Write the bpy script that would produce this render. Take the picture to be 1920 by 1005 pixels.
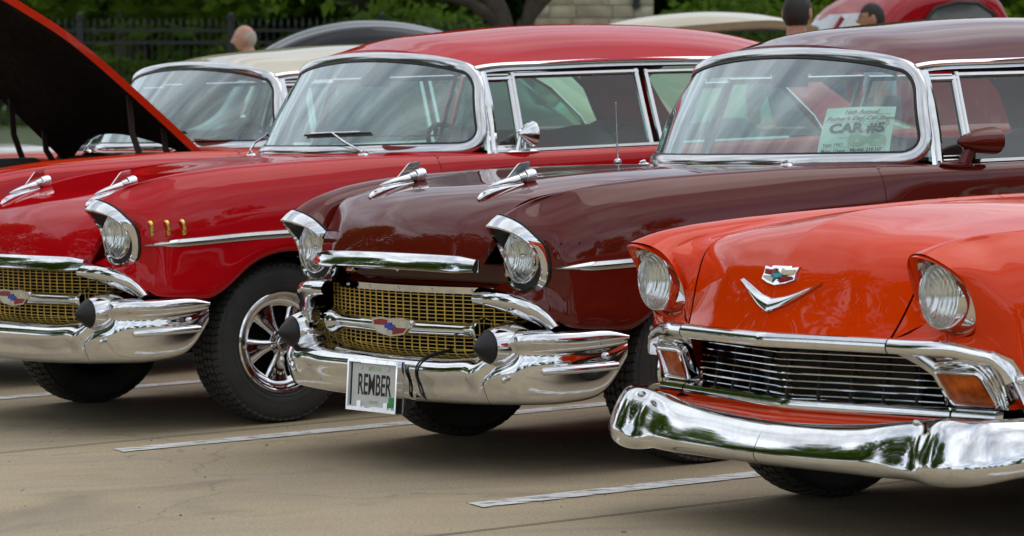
import bpy, bmesh, math, random
import numpy as np
from mathutils import Vector, Matrix, Euler

for o in list(bpy.data.objects):
    bpy.data.objects.remove(o)
SC = bpy.context.scene
COL = SC.collection
R = math.radians
PI = math.pi
rnd = random.Random(7)

# ------------------------------------------------------------------ camera, sky, sun, exposure
CAM_H = 1.403
cam_d = bpy.data.cameras.new('camera')
cam = bpy.data.objects.new('camera', cam_d)
COL.objects.link(cam)
cam_d.sensor_width = 36
cam_d.lens = 6808.9 / 1920 * 36
cam_d.clip_start = 0.5
cam_d.clip_end = 2000
cam.matrix_world = Matrix.Translation((0, 0, CAM_H)) @ Matrix.Rotation(PI / 2 - 0.0539, 4, 'X') @ Matrix.Rotation(-0.034, 4, 'Z')
cam_d.dof.use_dof = True
cam_d.dof.focus_distance = 12.6
cam_d.dof.aperture_fstop = 8
SC.camera = cam

SUN_EL, SUN_AZ = R(58), R(60)      # azimuth measured from +Y towards +X
world = bpy.data.worlds.new('World')
SC.world = world
world.use_nodes = True
nt = world.node_tree
nt.nodes.clear()
def N(nt, t, **kw):
    n = nt.nodes.new(t)
    for k, v in kw.items():
        if k.startswith('i_'):
            n.inputs[k[2:].replace('_', ' ')].default_value = v
        else:
            setattr(n, k, v)
    return n
def Lk(nt, a, b):
    nt.links.new(a, b)
def math_n(nt, op, a, b=None, clamp=False):
    m = nt.nodes.new('ShaderNodeMath'); m.operation = op; m.use_clamp = clamp
    for i, v in enumerate((a, b)):
        if v is None: continue
        if isinstance(v, (int, float)): m.inputs[i].default_value = v
        else: nt.links.new(v, m.inputs[i])
    return m.outputs[0]
def ramp(nt, fac, stops, interp='LINEAR'):
    r = nt.nodes.new('ShaderNodeValToRGB'); r.color_ramp.interpolation = interp
    e = r.color_ramp.elements
    while len(e) < len(stops): e.new(0.5)
    for k, (p, c) in enumerate(stops):
        e[k].position = p
        e[k].color = (c, c, c, 1) if isinstance(c, (int, float)) else (*c, 1)
    nt.links.new(fac, r.inputs[0])
    return r.outputs[0]
def mixc(nt, fac, a, b, mode='MIX'):
    m = nt.nodes.new('ShaderNodeMix'); m.data_type = 'RGBA'; m.blend_type = mode
    for idx, v in ((0, fac), (6, a), (7, b)):
        if isinstance(v, (int, float)): m.inputs[idx].default_value = v if idx == 0 else (v, v, v, 1)
        elif isinstance(v, tuple): m.inputs[idx].default_value = (*v, 1)
        else: nt.links.new(v, m.inputs[idx])
    return m.outputs[2]
sky = N(nt, 'ShaderNodeTexSky', sky_type='NISHITA', sun_disc=False)
sky.sun_elevation = SUN_EL
sky.sun_rotation = SUN_AZ
tc = N(nt, 'ShaderNodeTexCoord')
sep = N(nt, 'ShaderNodeSeparateXYZ'); Lk(nt, tc.outputs['Generated'], sep.inputs[0])
zz = math_n(nt, 'ADD', math_n(nt, 'MAXIMUM', sep.outputs[2], 0.0), 0.16)
comb = N(nt, 'ShaderNodeCombineXYZ')
# overcast cloud deck, drifting in long bands
ux = math_n(nt, 'DIVIDE', sep.outputs[0], zz); uy = math_n(nt, 'DIVIDE', sep.outputs[1], zz)
ca, sa = math.cos(0.62), math.sin(0.62)
along = math_n(nt, 'ADD', math_n(nt, 'MULTIPLY', ux, ca), math_n(nt, 'MULTIPLY', uy, sa))
across = math_n(nt, 'ADD', math_n(nt, 'MULTIPLY', ux, -sa), math_n(nt, 'MULTIPLY', uy, ca))
Lk(nt, math_n(nt, 'MULTIPLY', along, 0.55), comb.inputs[0]); Lk(nt, math_n(nt, 'MULTIPLY', across, 1.25), comb.inputs[1])
n1 = N(nt, 'ShaderNodeTexNoise', i_Scale=0.9, i_Detail=8.0, i_Roughness=0.62, i_Distortion=0.7)
Lk(nt, comb.outputs[0], n1.inputs['Vector'])
n2 = N(nt, 'ShaderNodeTexNoise', i_Scale=2.3, i_Detail=6.0, i_Roughness=0.6, i_Distortion=0.4)
Lk(nt, comb.outputs[0], n2.inputs['Vector'])
cmask = ramp(nt, n1.outputs[0], [(0.34, 0.25), (0.52, 1.0)])
cshade = ramp(nt, n2.outputs[0], [(0.30, 0.34), (0.5, 0.70), (0.70, 1.18)])
ccol = mixc(nt, 1.0, (7.7, 8.1, 8.6), cshade, 'MULTIPLY')
skyc = mixc(nt, cmask, sky.outputs[0], ccol)
bg = N(nt, 'ShaderNodeBackground', i_Strength=0.145)
Lk(nt, skyc, bg.inputs[0])
wo = N(nt, 'ShaderNodeOutputWorld'); Lk(nt, bg.outputs[0], wo.inputs[0])

sun_d = bpy.data.lights.new('sun', 'SUN')
sun_d.energy = 0.5
sun_d.angle = R(46)
sun_d.color = (1.0, 0.95, 0.87)
sun = bpy.data.objects.new('sun', sun_d)
COL.objects.link(sun)
sdir = Vector((math.sin(SUN_AZ) * math.cos(SUN_EL), math.cos(SUN_AZ) * math.cos(SUN_EL), math.sin(SUN_EL)))
sun.rotation_euler = sdir.to_track_quat('Z', 'Y').to_euler()
sun.location = sdir * 60

vs = SC.view_settings
vs.view_transform = 'Standard'
vs.look = 'None'
vs.exposure = 0.32
vs.gamma = 1.0
vs.use_curve_mapping = False
SC.cycles.max_bounces = 10
SC.cycles.transparent_max_bounces = 24
SC.cycles.glossy_bounces = 6
SC.cycles.use_denoising = True
SC.cycles.sample_clamp_indirect = 6.0

# ------------------------------------------------------------------ materials
MATS = {}
def new_mat(name):
    m = bpy.data.materials.new(name); m.use_nodes = True
    t = m.node_tree; t.nodes.clear()
    out = t.nodes.new('ShaderNodeOutputMaterial')
    MATS[name] = m
    return m, t, out
def principled(t, **kw):
    b = t.nodes.new('ShaderNodeBsdfPrincipled')
    for k, v in kw.items():
        k = k.replace('_', ' ')
        if k in b.inputs:
            if isinstance(v, tuple) and len(v) == 3: v = (*v, 1)
            b.inputs[k].default_value = v
    return b
def objco(t, scale=None):
    c = t.nodes.new('ShaderNodeTexCoord')
    if scale is None: return c.outputs['Object']
    mp = t.nodes.new('ShaderNodeMapping'); mp.inputs['Scale'].default_value = scale
    t.links.new(c.outputs['Object'], mp.inputs[0]); return mp.outputs[0]
def noise(t, vec, scale, detail=4, rough=.55, dist=0):
    n = N(t, 'ShaderNodeTexNoise', i_Scale=scale, i_Detail=float(detail), i_Roughness=rough, i_Distortion=float(dist))
    if vec is not None: t.links.new(vec, n.inputs['Vector'])
    return n.outputs[0]
def bump(t, h, strength, dist=0.01):
    b = t.nodes.new('ShaderNodeBump'); b.inputs['Strength'].default_value = strength; b.inputs['Distance'].default_value = dist
    t.links.new(h, b.inputs['Height']); return b.outputs[0]
def simple(name, col, rough=.5, metal=0.0, var=0.12, scale=9.0, bmp=0.0, bscale=60., **kw):
    """procedural plain material: colour with soft mottling, optional fine relief"""
    m, t, out = new_mat(name)
    b = principled(t, Roughness=rough, Metallic=metal, **kw)
    co = objco(t)
    nz = noise(t, co, scale, 5, .6)
    f = ramp(t, nz, [(.3, 1 - var), (.7, 1 + var)])
    c = mixc(t, 1.0, tuple(col), f, 'MULTIPLY'); t.links.new(c, b.inputs['Base Color'])
    rr = ramp(t, noise(t, co, scale * 2.3, 4), [(.3, max(0, rough * .85)), (.7, min(1, rough * 1.15))])
    t.links.new(rr, b.inputs['Roughness'])
    if bmp:
        t.links.new(bump(t, noise(t, co, bscale, 5), bmp, .004), b.inputs['Normal'])
    t.links.new(b.outputs[0], out.inputs[0])
    return m
def paint(name, col, col2=None, rough=.32, coat=.9):
    m, t, out = new_mat(name)
    b = principled(t, Roughness=rough, Specular_IOR_Level=0.0, Coat_Weight=coat, Coat_Roughness=.02, Coat_IOR=1.5)
    co = objco(t)
    c = mixc(t, ramp(t, noise(t, co, 1.3, 3), [(.35, 0.), (.65, 1.)]), tuple(col), tuple(col2 or [x * .86 for x in col]))
    t.links.new(c, b.inputs['Base Color'])
    # faint dust film and orange peel in the clear coat
    cr = ramp(t, noise(t, co, 14, 6, .7), [(.4, .015), (.75, .07)])
    t.links.new(cr, b.inputs['Coat Roughness'])
    t.links.new(bump(t, noise(t, co, 9, 2), .005, .02), b.inputs['Coat Normal'])
    t.links.new(b.outputs[0], out.inputs[0])
    return m
def chrome_mat(name, col=(.78, .79, .81), rough=.035, dirt=.1):
    m, t, out = new_mat(name)
    b = principled(t, Metallic=1.0)
    co = objco(t)
    t.links.new(mixc(t, ramp(t, noise(t, co, 22, 6, .7), [(.45, 0.), (.8, dirt * 4)]), tuple(col), (.5, .48, .45)), b.inputs['Base Color'])
    t.links.new(ramp(t, noise(t, co, 30, 6, .75), [(.4, rough), (.8, rough + dirt)]), b.inputs['Roughness'])
    t.links.new(bump(t, noise(t, co, 5, 2), .006, .02), b.inputs['Normal'])
    t.links.new(b.outputs[0], out.inputs[0])
    return m
def schlick(t, f0, pw):
    """reflectance of a thin pane, the same from both sides"""
    ge = t.nodes.new('ShaderNodeNewGeometry'); dt = t.nodes.new('ShaderNodeVectorMath'); dt.operation = 'DOT_PRODUCT'
    t.links.new(ge.outputs['Normal'], dt.inputs[0]); t.links.new(ge.outputs['Incoming'], dt.inputs[1])
    k = math_n(t, 'SUBTRACT', 1.0, math_n(t, 'ABSOLUTE', dt.outputs['Value']), True)
    return math_n(t, 'ADD', math_n(t, 'MULTIPLY', math_n(t, 'POWER', k, pw), 1 - f0), f0)
def glass_mat(name, tint=(.78, .9, .86), f0=.08, dust=.03, gl=(1, 1, 1), pw=4.5):
    m, t, out = new_mat(name)
    tr = t.nodes.new('ShaderNodeBsdfTransparent'); tr.inputs[0].default_value = (*tint, 1)
    g = t.nodes.new('ShaderNodeBsdfGlossy'); g.inputs['Roughness'].default_value = .02
    g.inputs['Color'].default_value = (*gl, 1)
    mx = t.nodes.new('ShaderNodeMixShader')
    t.links.new(schlick(t, f0, pw), mx.inputs[0]); t.links.new(tr.outputs[0], mx.inputs[1]); t.links.new(g.outputs[0], mx.inputs[2])
    df = t.nodes.new('ShaderNodeBsdfDiffuse'); df.inputs[0].default_value = (.55, .6, .6, 1)
    mx2 = t.nodes.new('ShaderNodeMixShader')
    co = objco(t)
    t.links.new(ramp(t, noise(t, co, 6, 6, .7), [(.35, dust * .5), (.75, dust * 1.6)]), mx2.inputs[0])
    t.links.new(mx.outputs[0], mx2.inputs[1]); t.links.new(df.outputs[0], mx2.inputs[2])
    t.links.new(mx2.outputs[0], out.inputs[0])
    return m
paint('red_paint', (.52, .003, .008), (.46, .003, .007), coat=.68)
paint('maroon_paint', (.120, .009, .005), (.10, .008, .004), coat=.85)
paint('orange_paint', (.74, .046, .0012), (.66, .038, .0012), coat=.70)
paint('orange_red_paint', (.62, .035, .008))
paint('cream_paint', (.58, .52, .38))
paint('black_paint', (.012, .013, .015))
paint('truck_paint', (.34, .006, .012))
paint('white_car_paint', (.7, .7, .68))
chrome_mat('chrome')
chrome_mat('steel_trim', (.62, .62, .63), .12, .1)
simple('gold_mesh', (.86, .58, .11), .35, .1, var=.2, scale=30)
chrome_mat('gold_metal', (.80, .50, .10), .25, .08)
simple('rubber', (.007, .007, .007), .5, bmp=.15)
simple('tyre_rubber', (.032, .032, .030), .62, var=.3, bmp=.25, bscale=120)
simple('black_trim', (.008, .008, .008), .5)
simple('dark_interior', (.02, .02, .02), .8)
simple('underbody', (.006, .006, .006), .95, Specular_IOR_Level=.1)
simple('hood_lining', (.007, .006, .006), .9, Specular_IOR_Level=.08)
simple('primer_brown', (.025, .014, .012), .7)
simple('seat_grey', (.055, .062, .06), .75, bmp=.3)
simple('seat_red', (.16, .02, .018), .6, bmp=.2)
simple('headliner', (.10, .09, .085), .9)
simple('amber_lens', (.50, .095, .004), .35, var=.6, scale=16, Specular_IOR_Level=.25)
simple('tail_lens', (.35, .01, .01), .12, Coat_Weight=1.0)
simple('paper_green', (.78, .90, .78), .7, var=.03)
simple('ink_black', (.02, .02, .02), .6)
simple('ink_red', (.25, .03, .03), .6)
simple('ink_pale', (.44, .54, .38), .6)
simple('ink_teal', (.08, .26, .28), .6)
simple('plate_white', (.62, .63, .60), .45, var=.06)
simple('plate_green', (.03, .32, .08), .5)
simple('enamel_blue', (.01, .06, .42), .2)
simple('enamel_teal', (.02, .22, .26), .2)
simple('enamel_red', (.28, .012, .02), .25)
simple('enamel_white', (.62, .62, .58), .25)
simple('enamel_cream', (.62, .56, .40), .25)
glass_mat('windshield_glass', (.72, .90, .86), .16, .06, (.88, .99, 1.0), 2.8)
glass_mat('side_glass', (.66, .90, .82), .07, .012)
glass_mat('lens_glass', (.95, .97, .97), .06, .01)
m, t, out = new_mat('lens_fluted')
tr = t.nodes.new('ShaderNodeBsdfTransparent'); tr.inputs[0].default_value = (.93, .95, .95, 1)
g = t.nodes.new('ShaderNodeBsdfGlossy'); g.inputs['Roughness'].default_value = .08
w = t.nodes.new('ShaderNodeTexWave'); w.inputs['Scale'].default_value = 24; w.bands_direction = 'Y'
t.links.new(objco(t), w.inputs[0]); t.links.new(bump(t, w.outputs[1], .5, .004), g.inputs['Normal'])
mx = t.nodes.new('ShaderNodeMixShader'); t.links.new(schlick(t, .12, 4.0), mx.inputs[0]); t.links.new(tr.outputs[0], mx.inputs[1]); t.links.new(g.outputs[0], mx.inputs[2]); t.links.new(mx.outputs[0], out.inputs[0])
m, t, out = new_mat('reflector')      # silvered bowl with pressed flutes
b = principled(t, Base_Color=(.82, .83, .82), Metallic=1.0, Roughness=.16)
w = t.nodes.new('ShaderNodeTexWave'); w.inputs['Scale'].default_value = 22; w.bands_direction = 'Y'; w.inputs['Distortion'].default_value = 1.2
t.links.new(objco(t), w.inputs[0]); t.links.new(bump(t, w.outputs[1], .5, .006), b.inputs['Normal']); t.links.new(b.outputs[0], out.inputs[0])

# ------------------------------------------------------------------ geometry helpers
def cspl(P, n, closed=False, T=None):
    """C2 cubic spline through the points P (k,d), sampled at n points (chord-length parameter)."""
    P = np.asarray(P, float); k = len(P)
    if closed: P = np.vstack([P, P[:1]]); k += 1
    if T is None:
        dlt = np.linalg.norm(np.diff(P, axis=0), axis=1) ** .75 + 1e-6
        T = np.concatenate([[0], np.cumsum(dlt)])
    if k == 2:
        s = np.linspace(0, 1, n)[:, None]; return P[0] * (1 - s) + P[1] * s
    h = np.diff(T); A = np.zeros((k, k)); B = np.zeros((k, P.shape[1]))
    for i in range(1, k - 1):
        A[i, i - 1] = h[i - 1]; A[i, i] = 2 * (h[i - 1] + h[i]); A[i, i + 1] = h[i]
        B[i] = 6 * ((P[i + 1] - P[i]) / h[i] - (P[i] - P[i - 1]) / h[i - 1])
    if closed:
        A[0, 0] = 1; A[0, -1] = -1
        A[-1, 0] = 2 * h[0]; A[-1, 1] = h[0]; A[-1, -2] = h[-1]; A[-1, -1] = 2 * h[-1]
        B[-1] = 6 * ((P[1] - P[0]) / h[0] - (P[-1] - P[-2]) / h[-1])
    else:
        A[0, 0] = 1; A[-1, -1] = 1
    M2 = np.linalg.solve(A, B)
    t = np.linspace(T[0], T[-1], n + 1)[:-1] if closed else np.linspace(T[0], T[-1], n)
    i = np.clip(np.searchsorted(T, t, side='right') - 1, 0, k - 2)
    a = (T[i + 1] - t)[:, None]; bq = (t - T[i])[:, None]; hh = h[i][:, None]
    return (M2[i] * a ** 3 + M2[i + 1] * bq ** 3) / (6 * hh) + (P[i] / hh - M2[i] * hh / 6) * a + (P[i + 1] / hh - M2[i + 1] * hh / 6) * bq
def avgT(P3):
    d_ = np.linalg.norm(np.diff(P3, axis=1), axis=2).mean(0) ** .75 + 1e-6
    return np.concatenate([[0], np.cumsum(d_)])
def surf(rows, nu, nv, closed_v=False):
    """tensor spline surface through a net of points rows[i][j] -> (nu,nv,3)"""
    P = np.asarray(rows, float)
    if closed_v:
        A = np.array([cspl(r, nv, True) for r in P])
    else:
        T = avgT(P); A = np.array([cspl(r, nv, False, T) for r in P])
    B = np.swapaxes(A, 0, 1); T2 = avgT(B)
    return np.swapaxes(np.array([cspl(c, nu, False, T2) for c in B]), 0, 1)

class MB:
    def __init__(s): s.v = []; s.f = []; s.mi = []
    def add(s, vs, fs, mi=0, flip=False):
        o = len(s.v); s.v.extend([tuple(map(float, p)) for p in vs])
        for k, f in enumerate(fs):
            ff = tuple(o + i for i in f)
            s.f.append(ff[::-1] if flip else ff); s.mi.append(mi if isinstance(mi, int) else mi[k])
        return s
    def grid(s, G, closed_v=False, closed_u=False, mi=0, flip=False):
        G = np.asarray(G); nu, nv = G.shape[:2]
        fs = []
        for i in range(nu if closed_u else nu - 1):
            for j in range(nv if closed_v else nv - 1):
                a, b_ = (i + 1) % nu, (j + 1) % nv
                fs.append((i * nv + j, a * nv + j, a * nv + b_, i * nv + b_))
        return s.add(G.reshape(-1, 3), fs, mi, flip)
    def mgrid(s, G, **kw):            # grid and its mirror about y=0
        s.grid(G, **kw); G2 = np.array(G) * np.array([1, -1, 1]); kw['flip'] = not kw.get('flip', False)
        return s.grid(G2, **kw)
    def box(s, c, d_, rot=None, mi=0):
        pts = []
        for x in (-1, 1):
            for y in (-1, 1):
                for z in (-1, 1):
                    p = Vector((x * d_[0] / 2, y * d_[1] / 2, z * d_[2] / 2))
                    if rot is not None: p = rot @ p
                    pts.append(p + Vector(c))
        return s.add(pts, [(0, 1, 3, 2), (4, 6, 7, 5), (0, 4, 5, 1), (2, 3, 7, 6), (0, 2, 6, 4), (1, 5, 7, 3)], mi)
    def tube(s, path, r, n=8, cap=True, mi=0, flat=1.0, up=(0, 0, 1)):
        P = np.asarray(path, float); k = len(P)
        rr = np.full(k, r) if np.isscalar(r) else np.asarray(r, float)
        T = np.gradient(P, axis=0); T /= np.linalg.norm(T, axis=1)[:, None] + 1e-12
        up = np.asarray(up, float); G = []
        for i in range(k):
            a = np.cross(T[i], up)
            if np.linalg.norm(a) < 1e-3: a = np.cross(T[i], (1, 0, .01))
            a /= np.linalg.norm(a); b_ = np.cross(a, T[i])
            th = np.linspace(0, 2 * PI, n, endpoint=False)
            G.append(P[i] + rr[i] * (np.cos(th)[:, None] * a * flat + np.sin(th)[:, None] * b_))
        o = len(s.v); s.grid(np.array(G), closed_v=True, mi=mi)
        if cap:
            s.f.append(tuple(range(o, o + n))); s.mi.append(mi)
            s.f.append(tuple(range(o + (k - 1) * n, o + k * n))[::-1]); s.mi.append(mi)
        return s
    def sweep(s, path, prof, normals, cap=True, mi=0, closed=False, scale=None):
        """profile (a,b) swept along path: a along the surface-side vector (T x N), b along the normal N"""
        P = np.asarray(path, float); k = len(P)
        Nn = np.asarray(normals, float)
        if Nn.ndim == 1: Nn = np.repeat(Nn[None], k, 0)
        if closed: T = np.roll(P, -1, 0) - np.roll(P, 1, 0)
        else: T = np.gradient(P, axis=0)
        T /= np.linalg.norm(T, axis=1)[:, None] + 1e-12
        S = np.cross(T, Nn); S /= np.linalg.norm(S, axis=1)[:, None] + 1e-12
        Nn = np.cross(S, T); Nn /= np.linalg.norm(Nn, axis=1)[:, None]
        pr = np.asarray(prof, float); sc = np.ones(k) if scale is None else np.asarray(scale, float)
        G = P[:, None] + pr[None, :, :1] * S[:, None] * sc[:, None, None] + pr[None, :, 1:2] * Nn[:, None] * sc[:, None, None]
        o = len(s.v); n = len(pr); s.grid(G, closed_v=True, closed_u=closed, mi=mi)
        if cap and not closed:
            s.f.append(tuple(range(o, o + n))[::-1]); s.mi.append(mi)
            s.f.append(tuple(range(o + (k - 1) * n, o + k * n))); s.mi.append(mi)
        return s
    def lathe(s, prof, c, axis='x', n=24, mi=0, sc=(1, 1), cap=False):
        """prof: (along, radius)"""
        G = []
        for a, r_ in prof:
            row = []
            for k in range(n):
                th = 2 * PI * k / n; u, w_ = r_ * math.cos(th) * sc[0], r_ * math.sin(th) * sc[1]
                p = {'x': (a, u, w_), 'y': (u, a, w_), 'z': (u, w_, a)}[axis]
                row.append((c[0] + p[0], c[1] + p[1], c[2] + p[2]))
            G.append(row)
        return s.grid(np.array(G), closed_v=True, mi=mi)
    def ell(s, c, r_, n=12, m_=8, rot=None, mi=0):
        G = []
        for i in range(m_ + 1):
            ph = PI * i / m_ + 1e-4 * (1 if i == 0 else -1 if i == m_ else 0); row = []
            for k in range(n):
                th = 2 * PI * k / n
                p = Vector((r_[0] * math.sin(ph) * math.cos(th), r_[1] * math.sin(ph) * math.sin(th), r_[2] * math.cos(ph)))
                if rot is not None: p = rot @ p
                row.append(p + Vector(c))
            G.append(row)
        return s.grid(np.array(G), closed_v=True, mi=mi)
    def prism(s, poly, n_dir, depth, mi=0):
        """closed 3D polygon extruded by depth along n_dir"""
        P = np.asarray(poly, float); k = len(P); Q = P + np.asarray(n_dir, float) * depth
        o = len(s.v); s.v.extend(map(tuple, P)); s.v.extend(map(tuple, Q))
        s.f.append(tuple(range(o, o + k))[::-1]); s.mi.append(mi)
        s.f.append(tuple(range(o + k, o + 2 * k))); s.mi.append(mi)
        for i in range(k):
            j = (i + 1) % k; s.f.append((o + i, o + j, o + k + j, o + k + i)); s.mi.append(mi)
        return s
    def mesh(s, name, mats, ang=38, smooth=True):
        me = bpy.data.meshes.new(name)
        me.from_pydata(s.v, [], s.f)
        for mm in (mats if isinstance(mats, (list, tuple)) else [mats]):
            me.materials.append(MATS[mm] if isinstance(mm, str) else mm)
        if any(s.mi): me.polygons.foreach_set('material_index', s.mi)
        me.validate(); me.update()
        if smooth:
            me.polygons.foreach_set('use_smooth', [True] * len(me.polygons))
            me.set_sharp_from_angle(angle=R(ang))
        return me
def link(name, me, parent=None, loc=None, rot=None):
    o = bpy.data.objects.new(name, me); COL.objects.link(o)
    if parent is not None: o.parent = parent
    if loc is not None: o.location = loc
    if rot is not None: o.rotation_euler = rot
    return o
def part(name, mb, mats, parent=None, ang=38, smooth=True, label=None, kind=None):
    o = link(name, mb.mesh(name, mats, ang, smooth), parent)
    if label: o['label'] = label
    if kind: o['kind'] = kind
    return o
def thing(name, label, cat, loc=(0, 0, 0), rot=(0, 0, 0), group=None):
    o = link(name, None, None, loc, rot); o.empty_display_size = .2
    o['label'] = label; o['category'] = cat
    if group: o['group'] = group
    return o
def tag(o, label, cat, group=None):
    o['label'] = label; o['category'] = cat
    if group: o['group'] = group
    return o
def struct(name, mb, mats, ang=38, kind='structure'):
    o = part(name, mb, mats, None, ang); o['kind'] = kind; return o
def copy_tree(o, parent=None):
    c = o.copy(); COL.objects.link(c)
    if parent is not None: c.parent = parent
    for ch in list(o.children): copy_tree(ch, c)
    return c
def cage(V, F, MI, lv=3, iters=8):
    """Catmull-Clark surface whose limit passes through the cage points: returns (verts, faces, mat index)"""
    T = np.asarray(V, float); C = T.copy()
    me = bpy.data.meshes.new('tmp'); me.from_pydata([tuple(p) for p in C], [], F)
    me.materials.append(None); me.materials.append(None); me.materials.append(None)
    me.polygons.foreach_set('material_index', MI)
    ob = bpy.data.objects.new('tmp', me); COL.objects.link(ob)
    md = ob.modifiers.new('s', 'SUBSURF'); md.levels = 1; md.render_levels = 1; md.use_limit_surface = True; md.quality = 4
    md.boundary_smooth = 'PRESERVE_CORNERS'
    for it in range(iters + 1):
        if it == iters: md.levels = lv
        me.vertices.foreach_set('co', C.ravel()); me.update()
        dg = bpy.context.evaluated_depsgraph_get(); ev = ob.evaluated_get(dg); em = ev.to_mesh()
        n = len(em.vertices); X = np.empty(n * 3); em.vertices.foreach_get('co', X); X = X.reshape(-1, 3)
        if it < iters: C = C + .9 * (T - X[:len(T)])
        else:
            fs = [tuple(p.vertices) for p in em.polygons]; mi = [p.material_index for p in em.polygons]
        ev.to_mesh_clear()
    bpy.data.objects.remove(ob); bpy.data.meshes.remove(me)
    return X, fs, mi
def lerp(x, xs, ys):
    return float(np.interp(x, xs, ys)) if xs[0] < xs[-1] else float(np.interp(x, xs[::-1], ys[::-1]))
def arr(*p): return np.array(p, float)
# ------------------------------------------------------------------ the 1950s two-door sedan (car axes: x forward from the front axle, y left, z up)
ZC = ([-4.25, -3.8, -3.2, -2.6, -2.0, -1.5, -1.05, -.8, -.41, -.05, .183, .33, .40, .47, .55, .62, .70, .74, .762],
      [1.075, 1.085, 1.075, 1.062, 1.058, 1.058, 1.06, 1.066, 1.073, 1.067, 1.06, 1.049, 1.041, 1.032, 1.018, 1.001, .973, .954, .940])
YC = ([-4.2, -2.0, -1.05, -.8, -.4, .2, .40, .55, .65, .76], [.86, .862, .85, .825, .80, .78, .765, .742, .718, .697])
ZB = 0.0          # how much lower the sills hang
HY = ([0, .015, .05, .11, .19, .3, .45, .6, .75, .85], [.775, .820, .86, .895, .918, .93, .932, .925, .90, .87])
TAPER = ([-4.3, -3.6, -3.0, -.2, .25, .40, .50, .58, .63, .68], [-.06, -.012, 0, 0, 0, -.006, -.020, -.042, -.062, -.085])
def side_y(x, h):
    yc = lerp(x, *YC); w = max(0, 1 - h / .2)
    return float(np.interp(h, *HY)) + (yc - .775) * w * w + lerp(x, *TAPER)
def reg_col(x0, z0, xt, zlip=None, xl=None):
    """one vertical column of the body side: bottom edge (x0,z0) to the crest at x=xt"""
    zc = lerp(xt, *ZC); yc = lerp(xt, *YC) + (lerp(xt, *TAPER) if xt < 0 else 0)
    zl = z0 + .022 if zlip is None else zlip
    xl = x0 if xl is None else xl
    col = [(x0, side_y(x0, max(0.05, zc - z0)) - .012, z0), (xl, side_y(xl, zc - zl) + .004, zl)]
    hs = [None, None, .19, .11, .05, .015]
    h1 = zc - zl
    hs[0] = h1 + (.19 - h1) * .36; hs[1] = h1 + (.19 - h1) * .7
    for h in hs:
        t = (h1 - h) / h1; x = xl + (xt - xl) * min(1, t * 1.15)
        col.append((x, side_y(x, h), zc - h))
    col += [(xt, yc, zc), (xt, yc - .055, zc - .016), (xt, yc - .085, zc - .075), (xt, yc - .115, zc - .24)]
    return col
def arch_cols(cx, cz, rx, rz, angs, xt_fn, lip=.028):
    out_ = []
    for a in angs:
        c_, s_ = math.cos(R(a)), math.sin(R(a))
        x0, z0 = cx + rx * c_, cz + rz * s_
        xl, zl = cx + (rx + lip) * c_, cz + (rz + lip) * s_
        out_.append(reg_col(x0, z0, xt_fn(a, x0), zl, xl))
    return out_
FRONT = dict(
    cols=[[(.715, .520, .672), (.69, .55, .690), (.665, .600, .714)],
          [(.720, .640, .668), (.694, .665, .676), (.671, .690, .682)],
          [(.700, .735, .645), (.680, .742, .667), (.660, .752, .688)],
          [(.652, .825, .596), (.652, .818, .655), (.656, .787, .706), (.652, .807, .755), (.652, .813, .806), (.664, .810, .843),
           (.700, .790, .880), (.738, .745, .923), (.762, .697, .940), (.738, .645, .918), (.692, .594, .868), (.652, .582, .80)]],
    reg=[(.59, .556, .605), (.52, .549, .525), (.455, .545, .455)],
    corner=(.372, .540, .36, .575, .375), arch=(0, .33, .385, .376), rear=(.39, .31))
def body_net():
    cols = []
    # strip below the headlight (rows 0..2 only)
    cols += [list(c) for c in FRONT['cols']]
    nxt = reg_col(*FRONT['reg'][0]); mid = []
    for j in range(12):
        a, b_ = arr(*cols[-1][j]), arr(*nxt[j]); p = (a + b_) / 2
        if j >= 3: p[1] += .005
        if 7 <= j <= 9:
            p[1] -= .003; x = p[0]; dz_ = lerp(min(x + (.0 if j == 8 else .012), ZC[0][-1]), *ZC) - (cols[-1][8][2] + nxt[8][2]) / 2
            p[2] += max(0, dz_) * (1 if j == 8 else .8)
        mid.append(tuple(p))
    cols.append(mid)
    for q in FRONT['reg']: cols.append(reg_col(*q))
    # front wheel arch
    def xf(a, x0): return x0 + (-.035 if a > 90 else .0) * abs(math.cos(R(a)))
    cols.append(reg_col(*FRONT['corner']))
    cols += arch_cols(*FRONT['arch'], [46, 64, 83, 102, 121, 140, 158], xf)
    cols.append(reg_col(-.385, .36 - ZB * .5, -.47, .37 - ZB * .5, -.43))
    cols.append(reg_col(-.40, .285 - ZB, -.55, .31 - ZB, -.44))
    cols.append(reg_col(-.60, .283 - ZB, -.68))
    tags = [0] * (len(cols) - 1)
    def go(x, t): tags.append(t); cols.append(reg_col(x, .28 - ZB, x))
    go(-.788, 0); go(-.795, 1); g1 = len(cols); go(-.80, 1)
    go(-.807, 2); go(-1.02, 2); go(-1.4, 2); go(-1.8, 2); go(-1.97, 2); go(-1.977, 1); g2 = len(cols) - 0; 
    go(-1.984, 3); go(-2.2, 3); go(-2.42, 3)
    tags.append(3); cols.append(reg_col(-2.50, .285 - ZB, -2.50, .31 - ZB, -2.46))
    ar = arch_cols(-2.92, .33, .39, .31, [152, 132, 110, 90, 70, 48, 28], lambda a, x0: x0)
    for c in [arch_cols(-2.92, .33, .39, .31, [180 - a], lambda a, x0: x0)[0] for a in [152, 132, 110, 90, 70, 48, 28]]:
        tags.append(3); cols.append(c)
    tags.append(3); cols.append(reg_col(-3.33, .31, -3.36, .33, -3.37))
    for x, z in ((-3.6, .33), (-3.9, .36), (-4.12, .40), (-4.25, .44)):
        tags.append(3); cols.append(reg_col(x, z, x))
    return cols, tags
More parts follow.
